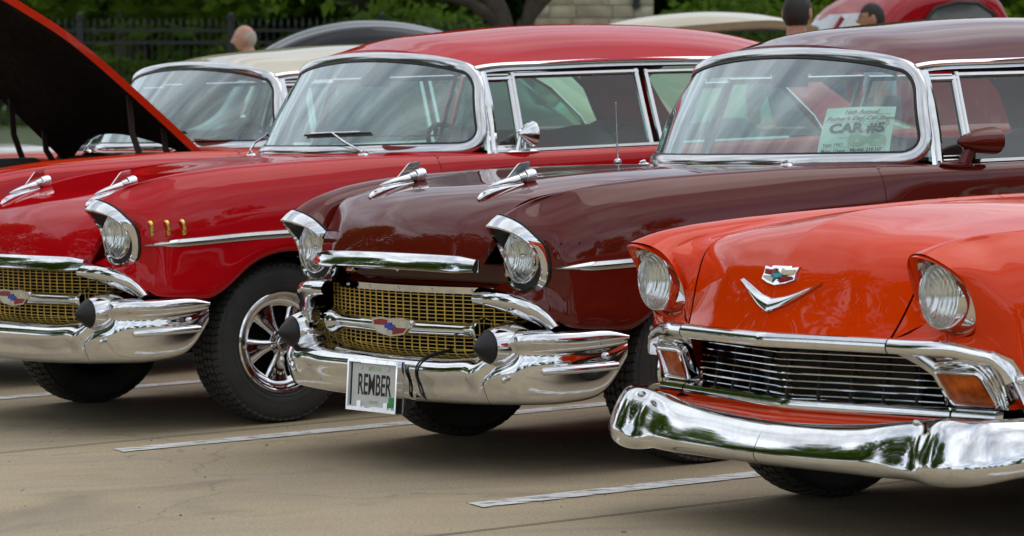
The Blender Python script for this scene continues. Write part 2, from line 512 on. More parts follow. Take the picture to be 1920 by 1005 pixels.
def body_half():
    cols, tags = body_net()
    V, idx = [], {}
    groove = {i for i in range(len(cols)) if i > 0 and i < len(tags) and tags[i - 1] == 1 and tags[i] == 1}
    for i, c in enumerate(cols):
        for j, p in enumerate(c):
            idx[(i, j)] = len(V); V.append(p)
    F, MI = [], []
    for i in range(len(cols) - 1):
        for j in range(11):
            k = [(i, j), (i + 1, j), (i + 1, j + 1), (i, j + 1)]
            if all(q in idx for q in k):
                F.append(tuple(idx[q] for q in k)); MI.append(tags[i])
    # sink the door gaps
    return V, F, MI
BODY_CACHE = {}
def body_mesh(key='b'):
    if key not in BODY_CACHE:
        V, F, MI = body_half()
        MI2 = [min(m_, 2) for m_ in MI]
        BODY_CACHE[key] = cage(V, F, MI2, 3)
    return BODY_CACHE[key]
def split_body(root, paint_m, par, key='b'):
    X, F, MI = body_mesh(key)
    MIa = np.array(MI)
    body = MB(); doors = []
    sel = [f for f, m_ in zip(F, MI) if m_ != 1]
    for sgn in (1, -1):
        Xs = X * arr(1, sgn, 1)
        for want, target in ((0, body), (2, None)):
            ff = [f for f, m_ in zip(F, MI) if m_ == want]
            if want == 2:
                # door rows end at the belt; the quarter shares the tag, so cut by x
                fd = [f for f in ff if np.mean([X[i][0] for i in f]) > -1.9785]
                fq = [f for f in ff if np.mean([X[i][0] for i in f]) <= -1.9785]
                d_ = MB(); used = sorted({i for f in fd for i in f}); mp = {u: k for k, u in enumerate(used)}
                d_.add(Xs[used], [tuple(mp[i] for i in f) for f in fd], 0, sgn < 0); doors.append(d_)
                ff = fq
            used = sorted({i for f in ff for i in f}); mp = {u: k for k, u in enumerate(used)}
            body.add(Xs[used], [tuple(mp[i] for i in f) for f in ff], 0, sgn < 0)
    b_ = part('body', body, paint_m, par)
    ds = [part('door', d_, paint_m, par) for d_ in doors]
    # dark jamb behind the shut lines
    for x in (-.7975, -1.9735):
        for s_ in (1, -1):
            jm = MB()
            zs = np.linspace(.29 - ZB, lerp(x, *ZC) - .015, 20)
            pth = [(x, s_ * (side_y(x, lerp(x, *ZC) - z) - .012), z) for z in zs]
            jm.tube(pth, .011, 6, flat=1); part('door_jamb', jm, 'black_trim', b_)
    return b_, ds

def hood_net():
    st = [(.782, .705, .757, .705, .722, .532, .703), (.772, .76, .742, .757, .703, .556, .75), (.745, .825, .712, .818, .674, .568, .80),
          (.70, .88, .667, .872, .642, .576, .852), (.63, .925, .60, .920, .592, .590, .905), (.53, .957, .51, .956, .49, .606, .938),
          (.41, .979, .40, .982, .372, .622, .963), (.2, 1.007, .2, 1.015, .2, .645, .995), (-.1, 1.036, -.1, 1.045, -.1, .665, 1.022),
          (-.36, 1.06, -.42, 1.063, -.50, .688, 1.040), (-.57, 1.073, -.65, 1.071, -.775, .70, 1.048)]
    ys = [0, .13, .26, .40, .48]
    rows = []
    for xc, zc, xr, zr, xe, ye, ze in st:
        row = []
        for y in ys[:4]:
            t_ = y / .4; f = t_ * t_ * (3 - 2 * t_)
            row.append((xc + (xr - xc) * t_ ** 2, y, zc + (zr - zc) * f))
        for t_ in (.35, .7, 1.0):
            y = .40 + (ye - .40) * t_
            row.append((xr + (xe - xr) * t_, y, zr + (ze - zr) * t_ ** 1.9))
        left = [(x, -y, z) for x, y, z in row[:0:-1]]
        rows.append(left + row)
    return rows
HINGE = arr(-.70, 0, 1.05)
def build_hood(par, paint_m, angle, under='hood_lining', ornaments=True):
    G = surf(hood_net(), 64, 72) - HINGE
    mb = MB(); mb.grid(G, mi=0)
    inner = G.copy(); inner[:, :, 2] -= .034; inner[:, :, 0] -= .010; inner[:, :, 1] *= .985
    mb.grid(inner, mi=1, flip=True)
    nu, nv = G.shape[:2]
    loop = [(0, j) for j in range(nv)] + [(i, nv - 1) for i in range(1, nu)] + [(nu - 1, j) for j in range(nv - 2, -1, -1)] + [(i, 0) for i in range(nu - 2, 0, -1)]
    a = np.array([G[q] for q in loop]); b_ = np.array([inner[q] for q in loop])
    mb.grid(np.stack([a, b_], 1), closed_u=True, mi=0)
    hood = part('hood', mb, [paint_m, under], par)
    hood.location = tuple(HINGE + (arr(.03, 0, .035) if angle > .3 else 0)); hood.rotation_euler = (0, -angle, 0)
    # chrome lip moulding
    ys = np.linspace(-.535, .535, 41)
    P = np.array([(.790 - (abs(y) / .53) ** 2 * .052, y, .687 - .006 * (abs(y) / .53) ** 2) for y in ys]) - HINGE
    prof = [(-.032, -.016), (-.033, .000), (-.029, .006), (-.008, .018), (.014, .027), (.021, .027), (.028, .015), (.028, -.018)]
    Nn = np.array([(1, .18 * y / .5, .0) for y in ys])
    lm = MB(); lm.sweep(P, prof, Nn, scale=[min(1, .72 + (.535 - abs(y)) * 3.2) for y in ys])
    part('hood_moulding', lm, 'chrome', hood)
    if ornaments:
        for s_ in (1, -1):
            y0 = .365 * s_
            om = MB()
            c = arr(0, y0, 0) - HINGE
            tl = [(.580, .0012, .961), (.555, .0080, .966), (.52, .0130, .974), (.48, .0160, .983), (.452, .0170, .990)]
            om.tube([(x, y0, z) - HINGE for x, r_, z in tl], [r_ for x, r_, z in tl], 14)
            for k in range(4):
                x = .450 - .006 * k
                om.tube([(x, y0, .992 + .001 * k) - HINGE, (x - .004, y0, .993 + .001 * k) - HINGE], [.0185 + .0012 * k] * 2, 18)
            om.tube([(.427, y0, .998) - HINGE, (.424, y0, .998) - HINGE, (.392, y0, 1.004) - HINGE, (.388, y0, 1.004) - HINGE], [.024, .026, .0265, .024], 20)
            fin = [(.515, 0, .978), (.457, 0, 1.042), (.450, 0, 1.047), (.406, 0, 1.054), (.410, 0, 1.036), (.416, 0, 1.0)]
            om.prism([arr(x, y0 - .004, z) - HINGE for x, _, z in fin], (0, 1, 0), .008)
            # teardrop base hugging the panel
            for side in (1, -1):
                pb = [(.618, y0, .913), (.600, y0 + side * .013, .929), (.56, y0 + side * .018, .947), (.50, y0 + side * .017, .962), (.44, y0 + side * .012, .972)]
                om.tube(cspl(np.array(pb), 14) - HINGE, np.linspace(.0085, .006, 14), 8)
            om.ell(arr(.52, y0, .957) - HINGE, (.085, .016, .010), 14, 8, Matrix.Rotation(.22, 3, 'Y'))
            part('hood_rocket', om, 'chrome', hood)
    return hood

def nrm(v):
    v = np.asarray(v, float); return v / (np.linalg.norm(v) + 1e-12)
HALF_F = [(0, .812, .916), (.042, .787, .907), (.080, .750, .886), (.102, .717, .858), (.112, .693, .834), (.1165, .676, .803), (.1165, .668, .768), (.110, .668, .733), (.090, .670, .706), (.05, .673, .689), (0, .676, .684)]
HALF_B = [(0, .762, .942), (.042, .742, .929), (.082, .712, .900), (.106, .688, .868), (.118, .664, .840), (.121, .652, .805), (.121, .648, .768), (.114, .648, .730), (.093, .650, .702), (.05, .655, .685), (0, .660, .680)]
def full_loop(half, yc):
    r_ = [(x, yc + dy, z) for dy, x, z in half]; l_ = [(x, yc - dy, z) for dy, x, z in half[-2:0:-1]]
    return np.array(r_ + l_)
LENS_C = arr(.668, .697, .803)
def headlight57(par, s_, style):
    F = cspl(full_loop(HALF_F, .697), 96, True); B = cspl(full_loop(HALF_B, .697), 96, True); c = LENS_C
    rad = F - c; rad[:, 0] = 0; rad /= np.linalg.norm(rad, axis=1)[:, None]
    mid = (F + B) / 2 + rad * .004
    loops = [B - rad * .012 + arr(-.02, 0, -.0), B + rad * .004 + arr(-.002, 0, 0), B + rad * .007 + arr(.004, 0, 0), mid + rad * .003, F + rad * .003 + arr(-.004, 0, 0), F + arr(.003, 0, 0), F - rad * .006 + arr(.002, 0, 0), F - rad * .012 + arr(-.010, 0, 0)]
    bz = MB(); fl = arr(1, s_, 1)
    bz.grid(np.array(loops) * fl, closed_v=True, flip=s_ < 0)
    hl = part('headlight', bz, 'chrome', par)
    shadow_tube = MB(); shadow_tube.tube(np.vstack([B, B[:1]]) * fl + arr(-.004, 0, 0) + np.vstack([rad, rad[:1]]) * fl * .006, .0055, 6, cap=False)
    part('bezel_shadow', shadow_tube, 'rubber', hl)  # black tube standing in for the shadow gap around the bezel
    # cup: from lip back to the lamp ring
    th = np.arctan2(rad[:, 2], rad[:, 1])
    ring = np.array([LENS_C + arr(.0, .092 * math.cos(a), .092 * math.sin(a)) for a in th])
    A = loops[-1]
    cup = MB(); steps = np.linspace(0, 1, 7)
    G = []
    for t_ in steps:
        q = A * (1 - t_) + ring * t_; q[:, 0] = A[:, 0] * (1 - t_) ** 1.3 + ring[:, 0] * (1 - (1 - t_) ** 1.3)
        G.append(q)
    G = np.array(G)
    cup.grid(G * fl, closed_v=True)
    part('headlight_cup', cup, 'black_trim', hl)
    rg = MB(); cc = LENS_C * fl
    rg.lathe([(-.01, .096), (.012, .0955), (.018, .092), (.018, .088), (.010, .0845), (-.002, .084)], cc, 'x', 40)
    part('lamp_ring', rg, 'chrome', hl)
    rf = MB()
    rf.lathe([(.004, .0845), (-.012, .075), (-.03, .055), (-.045, .03), (-.05, .001)], cc, 'x', 32)
    part('lamp_bowl', rf, 'reflector', hl)
    ln = MB()
    ln.lathe([(.004, .0845), (.014, .07), (.022, .045), (.026, .02), (.027, .0005)], cc, 'x', 32)
    part('lamp_lens', ln, 'lens_glass', hl)
    if style == 'bulb':
        bl = MB(); bl.ell(cc + arr(-.004, 0, 0), (.014, .013, .013), 14, 9)
        part('bulb_shield', bl, 'chrome', hl)
    return hl

def greenhouse(par, roof_m, rail_m, dz=0.0, crown=1.0):
    """roof, glass and bright trim shared by the sedans"""
    o = arr(0, 0, dz)
    # roof skin, half rows mirrored into one net
    xs = [-1.040, -1.026, -1.075, -1.2, -1.45, -1.8, -2.2, -2.58, -2.90, -3.12]
    zc = [1.488, 1.513, 1.530, 1.562, 1.592, 1.612, 1.612, 1.594, 1.558, 1.515]
    ze = [1.412, 1.432, 1.434, 1.434, 1.437, 1.440, 1.438, 1.428, 1.405, 1.375]
    ye = [.60, .60, .635, .668, .684, .69, .688, .675, .64, .59]
    xo = [-.085, -.085, -.07, -.04, -.01, 0, 0, .0, .02, .05]
    zc = [e + (c - e) * crown for c, e in zip(zc, ze)]
    rows = []
    for x, c, e, y1, dx in zip(xs, zc, ze, ye, xo):
        half = []
        for t_ in (0, .25, .5, .72, .88, .97, 1.0):
            z = e + (c - e) * (1 - t_ ** 2.6) if t_ < .9 else e + (c - e) * (1 - t_ ** 2.6)
            half.append((x + dx * t_ ** 2.5, y1 * t_, z))
        rows.append([(a, -b_, c_) for a, b_, c_ in half[:0:-1]] + half)
    G = surf(rows, 56, 64) + o
    rb = MB(); rb.grid(G)
    lining = G.copy(); lining[:, :, 2] -= .028
    roof = part('roof', rb, roof_m, par)
    hb = MB(); hb.grid(lining * arr(1, .985, 1), flip=True)
    part('headliner', hb, 'headliner', roof)
    # C pillars
    cp = MB()
    top = [(-2.70, .664, 1.420), (-2.82, .648, 1.410), (-2.95, .62, 1.392), (-3.07, .585, 1.37)]
    bot = [(-2.99, .835, 1.066), (-3.10, .825, 1.07), (-3.24, .80, 1.072), (-3.42, .75, 1.07)]
    rws = []
    for t_ in (0, .25, .5, .75, 1):
        rws.append([tuple((arr(*a) * (1 - t_) + arr(*b_) * t_ + arr(0, .012 * math.sin(PI * t_), 0)) + o) for a, b_ in zip(top, bot)])
    for s_ in (1, -1):
        cp = MB(); cp.grid(surf(rws, 14, 14) * arr(1, s_, 1), flip=s_ < 0); part('rear_pillar', cp, roof_m, roof)
    # windshield surface
    b0 = [(-.652, 0), (-.662, .15), (-.695, .31), (-.765, .47), (-.862, .61), (-.955, .735), (-1.035, .80), (-1.085, .825)]
    t0 = [(-1.006, 0, 1.487), (-1.009, .13, 1.485), (-1.018, .27, 1.478), (-1.034, .41, 1.466), (-1.058, .53, 1.450), (-1.090, .625, 1.428), (-1.125, .672, 1.410), (-1.15, .69, 1.40)]
    rows = []
    for t_ in (0, .33, .66, 1):
        half = [((b_[0] * (1 - t_) + a[0] * t_) + .022 * math.sin(PI * t_), (b_[1] * (1 - t_) + a[1] * t_) + .01 * math.sin(PI * t_) * (b_[1] / .8), 1.088 * (1 - t_) + a[2] * t_) for b_, a in zip(b0, t0)]
        rows.append([(a, -b_, c_) for a, b_, c_ in half[:0:-1]] + half)
    WS = surf(rows, 40, 121) + o
    wb = MB(); wb.grid(WS)
    part('windshield', wb, 'windshield_glass', par)
    def ws_pt(u, v):      # u 0 bottom..1 top, v -1..1 across
        iu, iv = u * 39, (v + 1) * 60
        i, j = min(int(iu), 38), min(int(iv), 119); a, b_ = iu - i, iv - j
        return (WS[i, j] * (1 - a) + WS[i + 1, j] * a) * (1 - b_) + (WS[i, j + 1] * (1 - a) + WS[i + 1, j + 1] * a) * b_
    def ws_n(u, v):
        e = .01
        du = ws_pt(min(1, u + e), v) - ws_pt(max(0, u - e), v); dv = ws_pt(u, min(1, v + e)) - ws_pt(u, max(-1, v - e))
        n_ = np.cross(dv, du); n_ = nrm(n_); return n_ if n_[0] > 0 else -n_
    # outline with rounded corners
    hw, hu, rc = .965, .5, (.11, .24)
    uv = []
    for cu, cv, a0 in ((1 - .02 - rc[1], hw - rc[0], 0), (1 - .02 - rc[1], -(hw - rc[0]), 90), (.03 + rc[1], -(hw - rc[0]), 180), (.03 + rc[1], hw - rc[0], 270)):
        for k in range(13):
            a = R(a0 + 90 * k / 12); uv.append((cu + rc[1] * math.sin(a), cv + rc[0] * math.cos(a)))
    dense = []
    for k in range(len(uv)):
        p, q = uv[k], uv[(k + 1) % len(uv)]
        nseg = max(1, int(math.hypot((p[0] - q[0]) * .4, (p[1] - q[1]) * .9) / .02))
        for i in range(nseg): dense.append((p[0] + (q[0] - p[0]) * i / nseg, p[1] + (q[1] - p[1]) * i / nseg))
    path = np.array([ws_pt(u, v) for u, v in dense]); nn = np.array([ws_n(u, v) for u, v in dense])
    tb = MB()
    tb.sweep(path, [(-.004, -.004), (-.004, .008), (.004, .013), (.016, .016), (.028, .015), (.038, .010), (.043, .002), (.041, -.012)], nn, closed=True)
    part('windshield_trim', tb, 'steel_trim', par)
    sb = MB(); sb.sweep(path, [(-.014, -.003), (-.014, .004), (-.004, .006), (-.003, -.003)], nn, closed=True)
    part('windshield_seal', sb, 'rubber', par)
    # side glass: plane through belt and rail
    def sp(x, t_): return arr(x, .822 - .135 * t_ + .012 * math.sin(PI * t_), 1.072 + .325 * t_) + o
    panes = {'vent_window': [(-1.115, .02), (-1.255, .02), (-1.297, .93), (-1.165, .93)],
             'door_window': [(-1.275, .0), (-1.972, .0), (-1.998, .97), (-1.318, .97)],
             'quarter_window': [(-2.03, .0), (-2.98, .0), (-2.94, .25), (-2.80, .75), (-2.70, .95), (-2.052, .96)]}
    for nm, pl in panes.items():
        for s_ in (1, -1):
            pts = [sp(x, t_) * arr(1, s_, 1) for x, t_ in pl]
            gm = MB(); gm.add(pts, [tuple(range(len(pts)))], 0)
            go = part(nm, gm, 'side_glass', par, smooth=False)
            fm = MB(); w_ = .011 if nm != 'quarter_window' else .010
            cl = pts + [pts[0]]
            nside = nrm((0, s_, .4))
            for a, b_ in zip(cl[:-1], cl[1:]):
                if nm != 'vent_window' and abs(a[2] - b_[2]) < .01 and a[2] < 1.1 + dz: continue
                d_ = nrm(b_ - a)
                fm.sweep([a - d_ * w_ * .9, b_ + d_ * w_ * .9], [(-w_, -.008), (-w_, .006), (-w_ * .5, .011), (w_ * .5, .011), (w_, .006), (w_, -.008)], nside)
            part('window_frame', fm, 'steel_trim', go)
    # A post, B post covers
    for s_ in (1, -1):
        pm = MB(); q = arr(1, s_, 1)
        pm.sweep([(sp(-1.098, 0) + arr(0, .012, -.02)) * q, sp(-1.118, .33) * q + arr(0, s_ * .008, 0), sp(-1.136, .66) * q + arr(0, s_ * .008, 0), sp(-1.152, 1.02) * q + arr(0, s_ * .006, 0)],
                 [(-.024, -.02), (-.024, .008), (-.012, .016), (0, .009), (.012, .016), (.024, .008), (.024, -.02)], nrm((.25, s_, .3)))
        part('front_pillar', pm, 'chrome', par)
        # belt cap and the bright drip rail
        dm = MB()
        ra = [sp(-1.13, 1.05), sp(-1.2, 1.075), sp(-1.45, 1.09), sp(-1.8, 1.10), sp(-2.15, 1.095), sp(-2.50, 1.075), sp(-2.74, 1.03)]
        dm.sweep(cspl(np.array(ra), 40) * q, [(-.018, -.012), (-.018, .010), (-.006, .016), (.006, .012), (.018, .014), (.02, -.012)], nrm((0, s_, .2)))
        part('drip_rail', dm, rail_m, roof)
        bm = MB()
        bl = [sp(x, -.02) + arr(0, .016, 0) for x in (-1.09, -1.3, -1.6, -1.95, -2.3, -2.75)]
        bm.sweep(cspl(np.array(bl), 30) * q, [(-.006, -.01), (-.006, .006), (.006, .006), (.006, -.01)], nrm((0, s_, .5)))
        part('belt_moulding', bm, 'steel_trim', par)
    # rear window
    rw = []
    for t_ in (0, .5, 1):
        rw.append([((-3.08 - .42 * t_ + .10 * (y / .6) ** 2), y * (1 + .12 * t_), 1.498 - .42 * t_ - .11 * (y / .6) ** 2 * (1 - t_)) for y in (-.58, -.4, -.2, 0, .2, .4, .58)])
    gm = MB(); gm.grid(surf(rw, 16, 30) + o); part('rear_window', gm, 'side_glass', par)
    return ws_pt, ws_n
def interior(par, dz=0, seat='seat_grey', mid='seat_red'):
    for x, nm in ((-1.86, 'front_seat'), (-2.72, 'rear_seat')):
        sm = MB()
        prof = [(-.10, .62), (-.13, .80), (-.11, 1.02), (-.06, 1.12), (.0, 1.145), (.05, 1.11), (.075, .98), (.10, .74), (.16, .62)]
        rows = []
        for y, f in ((-.66, .86), (-.60, .98), (-.3, 1), (0, .985), (.3, 1), (.60, .98), (.66, .86)):
            rows.append([(x + a * f, y, .5 + (z - .5) * f + dz) for a, z in prof])
        sm.grid(surf(rows, 30, 24)); sm.grid(np.array([[(x + .1, -.62, .62 + dz), (x + .6, -.62, .60 + dz)], [(x + .1, .62, .62 + dz), (x + .6, .62, .60 + dz)]]))
        so = part(nm, sm, seat, par)
        im = MB(); rows = []
        for y in (-.40, -.2, 0, .2, .40):
            f = .99 - .04 * (y / .4) ** 4
            rows.append([(x + a * .9 + .022, y * 1.0, .5 + (z - .5) * f + dz) for a, z in prof[4:]])
        im.grid(surf(rows, 16, 14)); part('seat_insert', im, mid, so)
    dm = MB()
    dpro = [(.0, 1.065), (-.10, 1.075), (-.17, 1.06), (-.20, 1.0), (-.16, .9), (-.15, .75)]
    rows = [[(-.70 - .28 * (y / .75) ** 2 + a, y, z + dz) for a, z in dpro] for y in (-.76, -.5, -.25, 0, .25, .5, .76)]
    dm.grid(surf(rows, 24, 16)); part('dashboard', dm, 'seat_red', par)
    wm = MB(); c = arr(-1.28, .37, 1.02 + dz); th = np.linspace(0, 2 * PI, 40, endpoint=False)
    ax = nrm((-.80, 0, .6)); e1 = arr(0, 1, 0); e2 = np.cross(ax, e1)
    ring = [c + .205 * (math.cos(t_) * e1 + math.sin(t_) * e2) for t_ in th]
    wm.tube(ring + [ring[0]], .011, 8, cap=False)
    wm.tube([c - e1 * .2, c + ax * -.03, c + e1 * .2], .009, 6); wm.tube([c, c + arr(.42, 0, -.32)], .02, 8)
    part('steering_wheel', wm, 'black_trim', par)
    mm = MB(); mm.tube([(-1.03, 0, 1.45 + dz), (-1.07, 0, 1.405 + dz)], .006, 6); mm.box((-1.075, 0, 1.385 + dz), (.02, .2, .055))
    part('rear_view_mirror', mm, 'black_trim', par)

def make_wheel(name='wheel'):
    """one road wheel, axle along y, outer face towards +y"""
    tm = MB(); r0, w_ = .331, .205
    prof = [(-.085, .205), (-.098, .225), (-.104, .265), (-.100, .300), (-.090, .314), (-.07, .320), (-.03, .322), (.03, .322), (.07, .320), (.090, .314), (.100, .300), (.104, .265), (.098, .225), (.085, .205)]
    P = cspl(np.array([(a, b_, 0) for a, b_ in prof]), 44)[:, :2]
    tm.lathe([(a, b_) for a, b_ in P], (0, 0, 0), 'y', 72)
    for k in range(64):                      # tread blocks between fine grooves
        for sgn, ph in ((1, 0), (-1, .5)):
            th = 2 * PI * (k + ph) / 64
            for a0, a1, rr, sk in ((.062, .096, .3200, .25), (.034, .057, .3265, .4), (.004, .029, .3275, .55)):
                c_ = arr(math.sin(th) * rr, sgn * (a0 + a1) / 2, math.cos(th) * rr)
                rot = Matrix.Rotation(th, 3, 'Y') @ Matrix.Rotation(sgn * sk, 3, 'Z') @ Matrix.Rotation(-sgn * (.30 if a0 > .06 else .06), 3, 'X')
                tm.box(c_, (.0245, a1 - a0, .012), rot)
    for r_, yy in ((.300, .1005), (.245, .1025), (.222, .0985)):
        for s_ in (1, -1): tm.lathe([(s_ * (yy - .002), r_ - .002), (s_ * (yy + .0018), r_), (s_ * (yy - .002), r_ + .002)], (0, 0, 0), 'y', 64)
    t_ = tm.mesh('tyre', 'tyre_rubber')
    rm = MB()
    rp = [(.06, .150), (.075, .168), (.078, .180), (.086, .186), (.088, .194), (.094, .197), (.097, .206), (.092, .212), (.084, .212)]
    rm.lathe(rp, (0, 0, 0), 'y', 64)
    rm.lathe([(.06, .150), (-.08, .165), (-.09, .20)], (0, 0, 0), 'y', 48)
    rim = rm.mesh('rim', 'chrome')
    sp_ = MB()
    for k in range(1):
        rows = []
        for r_, w2, yy in ((.035, .020, .072), (.07, .029, .066), (.11, .045, .060), (.156, .066, .062)):
            rows.append([(-w2, yy - .018, r_), (-w2 * .9, yy, r_), (-w2 * .35, yy + .010, r_), (w2 * .35, yy + .010, r_), (w2 * .9, yy, r_), (w2, yy - .018, r_)])
        sp_.grid(surf(rows, 10, 12))
    spoke = sp_.mesh('spoke', 'chrome')
    hm = MB()
    hm.lathe([(.0, .06), (.066, .058), (.078, .05), (.08, .04), (.095, .036), (.105, .028), (.108, .0005)], (0, 0, 0), 'y', 28)
    for k in range(5):
        a = 2 * PI * (k + .5) / 5; hm.tube([(.047 * math.sin(a), .06, .047 * math.cos(a)), (.047 * math.sin(a), .09, .047 * math.cos(a))], .008, 6)
    hub = hm.mesh('hub', 'chrome')
    bm = MB(); bm.lathe([(-.02, .14), (.0, .145), (.02, .14), (.02, .03)], (0, 0, 0), 'y', 32); brake = bm.mesh('brake_drum', 'underbody')
    return dict(tyre=t_, rim=rim, spoke=spoke, hub=hub, brake_drum=brake)
WHEEL = make_wheel()
def place_wheel(par, x, s_, z=.331, yy=.755, steer=0, sc=1.0):
    rot = (rnd.uniform(-.6, .6), 0, (0 if s_ > 0 else PI) + steer)
    w = link('wheel', WHEEL['tyre'].copy(), par, (x, yy * s_, z * sc), (0, 0, (0 if s_ > 0 else PI) + steer)); w.data = WHEEL['tyre']
    w.scale = (sc, sc, sc)
    link('rim', WHEEL['rim'], w); link('hub', WHEEL['hub'], w); link('brake_drum', WHEEL['brake_drum'], w)
    ph = rnd.uniform(0, 1.2)
    for k in range(5): link('spoke', WHEEL['spoke'], w, None, (0, ph + 2 * PI * k / 5, 0))
    return w
def undercarriage(par, top=.86):
    um = MB()
    um.box((-.32, 0, .56), (1.55, 1.16, top - .56 + .0)); um.box((-2.4, 0, .44), (3.4, 1.2, .30)); um.box((-1.63, 0, .36), (1.75, 1.6, .14))
    um.tube([(0, -.7, .33), (0, .7, .33)], .035, 8); um.tube([(-2.92, -.7, .33), (-2.92, .7, .33)], .05, 8)
    # inner wells
    for x in (0, -2.92):
        for s_ in (1, -1):
            um.box((x, s_ * .60, .58), (.86, .03, .56))
    part('undercarriage', um, 'underbody', par)
def firewall(par):
    fm = MB(); fm.box((-.70, 0, .80), (.04, 1.5, .5)); part('firewall', fm, 'dark_interior', par)
def rear_end(par, paint_m):
    # deck lid, tail panel and rear bumper (not in the picture but the car is whole)
    tm = MB(); rows = []
    for x, zc, ye, ze in ((-3.40, 1.085, .79, 1.06), (-3.6, 1.07, .80, 1.05), (-3.95, 1.02, .80, 1.03), (-4.12, .93, .79, .96), (-4.2, .80, .78, .82), (-4.2, .50, .77, .5)):
        rows.append([(x - .03 * (1 - (y / ye) ** 2), y, ze + (zc - ze) * (1 - (y / ye) ** 2)) for y in (-ye, -ye * .7, -ye * .35, 0, ye * .35, ye * .7, ye)])
    tm.grid(surf(rows, 30, 30)); part('trunk_lid', tm, paint_m, par)
    bm = MB(); P = [(-4.0, -.93, .5), (-4.25, -.9, .5), (-4.36, -.6, .5), (-4.4, 0, .5), (-4.36, .6, .5), (-4.25, .9, .5), (-4.0, .93, .5)]
    bm.sweep(cspl(np.array(P), 40), [(-.07, -.02), (-.06, .02), (0, .035), (.06, .02), (.07, -.02)], cspl(np.array([(0, -1, 0), (-.6, -.8, 0), (-.95, -.2, 0), (-1, 0, 0), (-.95, .2, 0), (-.6, .8, 0), (0, 1, 0)], float), 40))
    part('rear_bumper', bm, 'chrome', par)
    for s_ in (1, -1):
        tl = MB(); tl.ell((-4.22, s_ * .80, .82), (.04, .05, .06)); part('tail_light', tl, 'tail_lens', par)
    for s_ in (1, -1):
        qm = MB()
        G = [[(-4.25, s_ * (side_y(-4.25, 1.075 - z) if k == 0 else .76), z) for k in (0, 1)] for z in np.linspace(.44, 1.07, 9)]
        qm.grid(np.array(G), flip=s_ < 0); part('tail_panel', qm, paint_m, par)
def text_mesh(name, txt, mat, size, parent, M4, bold=0.0, shear=0.0, sx=1.0, ext=.0006, align='CENTER'):
    cu = bpy.data.curves.new(name, 'FONT'); cu.body = txt; cu.size = size; cu.align_x = align; cu.align_y = 'CENTER'
    cu.extrude = ext; cu.offset = bold; cu.shear = shear; cu.resolution_u = 3
    o = bpy.data.objects.new(name, cu); COL.objects.link(o)
    me = bpy.data.meshes.new_from_object(o.evaluated_get(bpy.context.evaluated_depsgraph_get()))
    bpy.data.objects.remove(o); bpy.data.curves.remove(cu)
    me.materials.clear(); me.materials.append(MATS[mat])
    me.transform(M4 @ Matrix.Diagonal((sx, 1, 1, 1)))
    me.name = name
    return link(name, me, parent)
def basis(o, ex, ey, ez=None):
    ex = Vector(ex).normalized(); ey = Vector(ey); ey = (ey - ex * ey.dot(ex)).normalized(); ez = ex.cross(ey)
    m_ = Matrix((ex, ey, ez)).transposed().to_4x4(); m_.translation = Vector(o); return m_

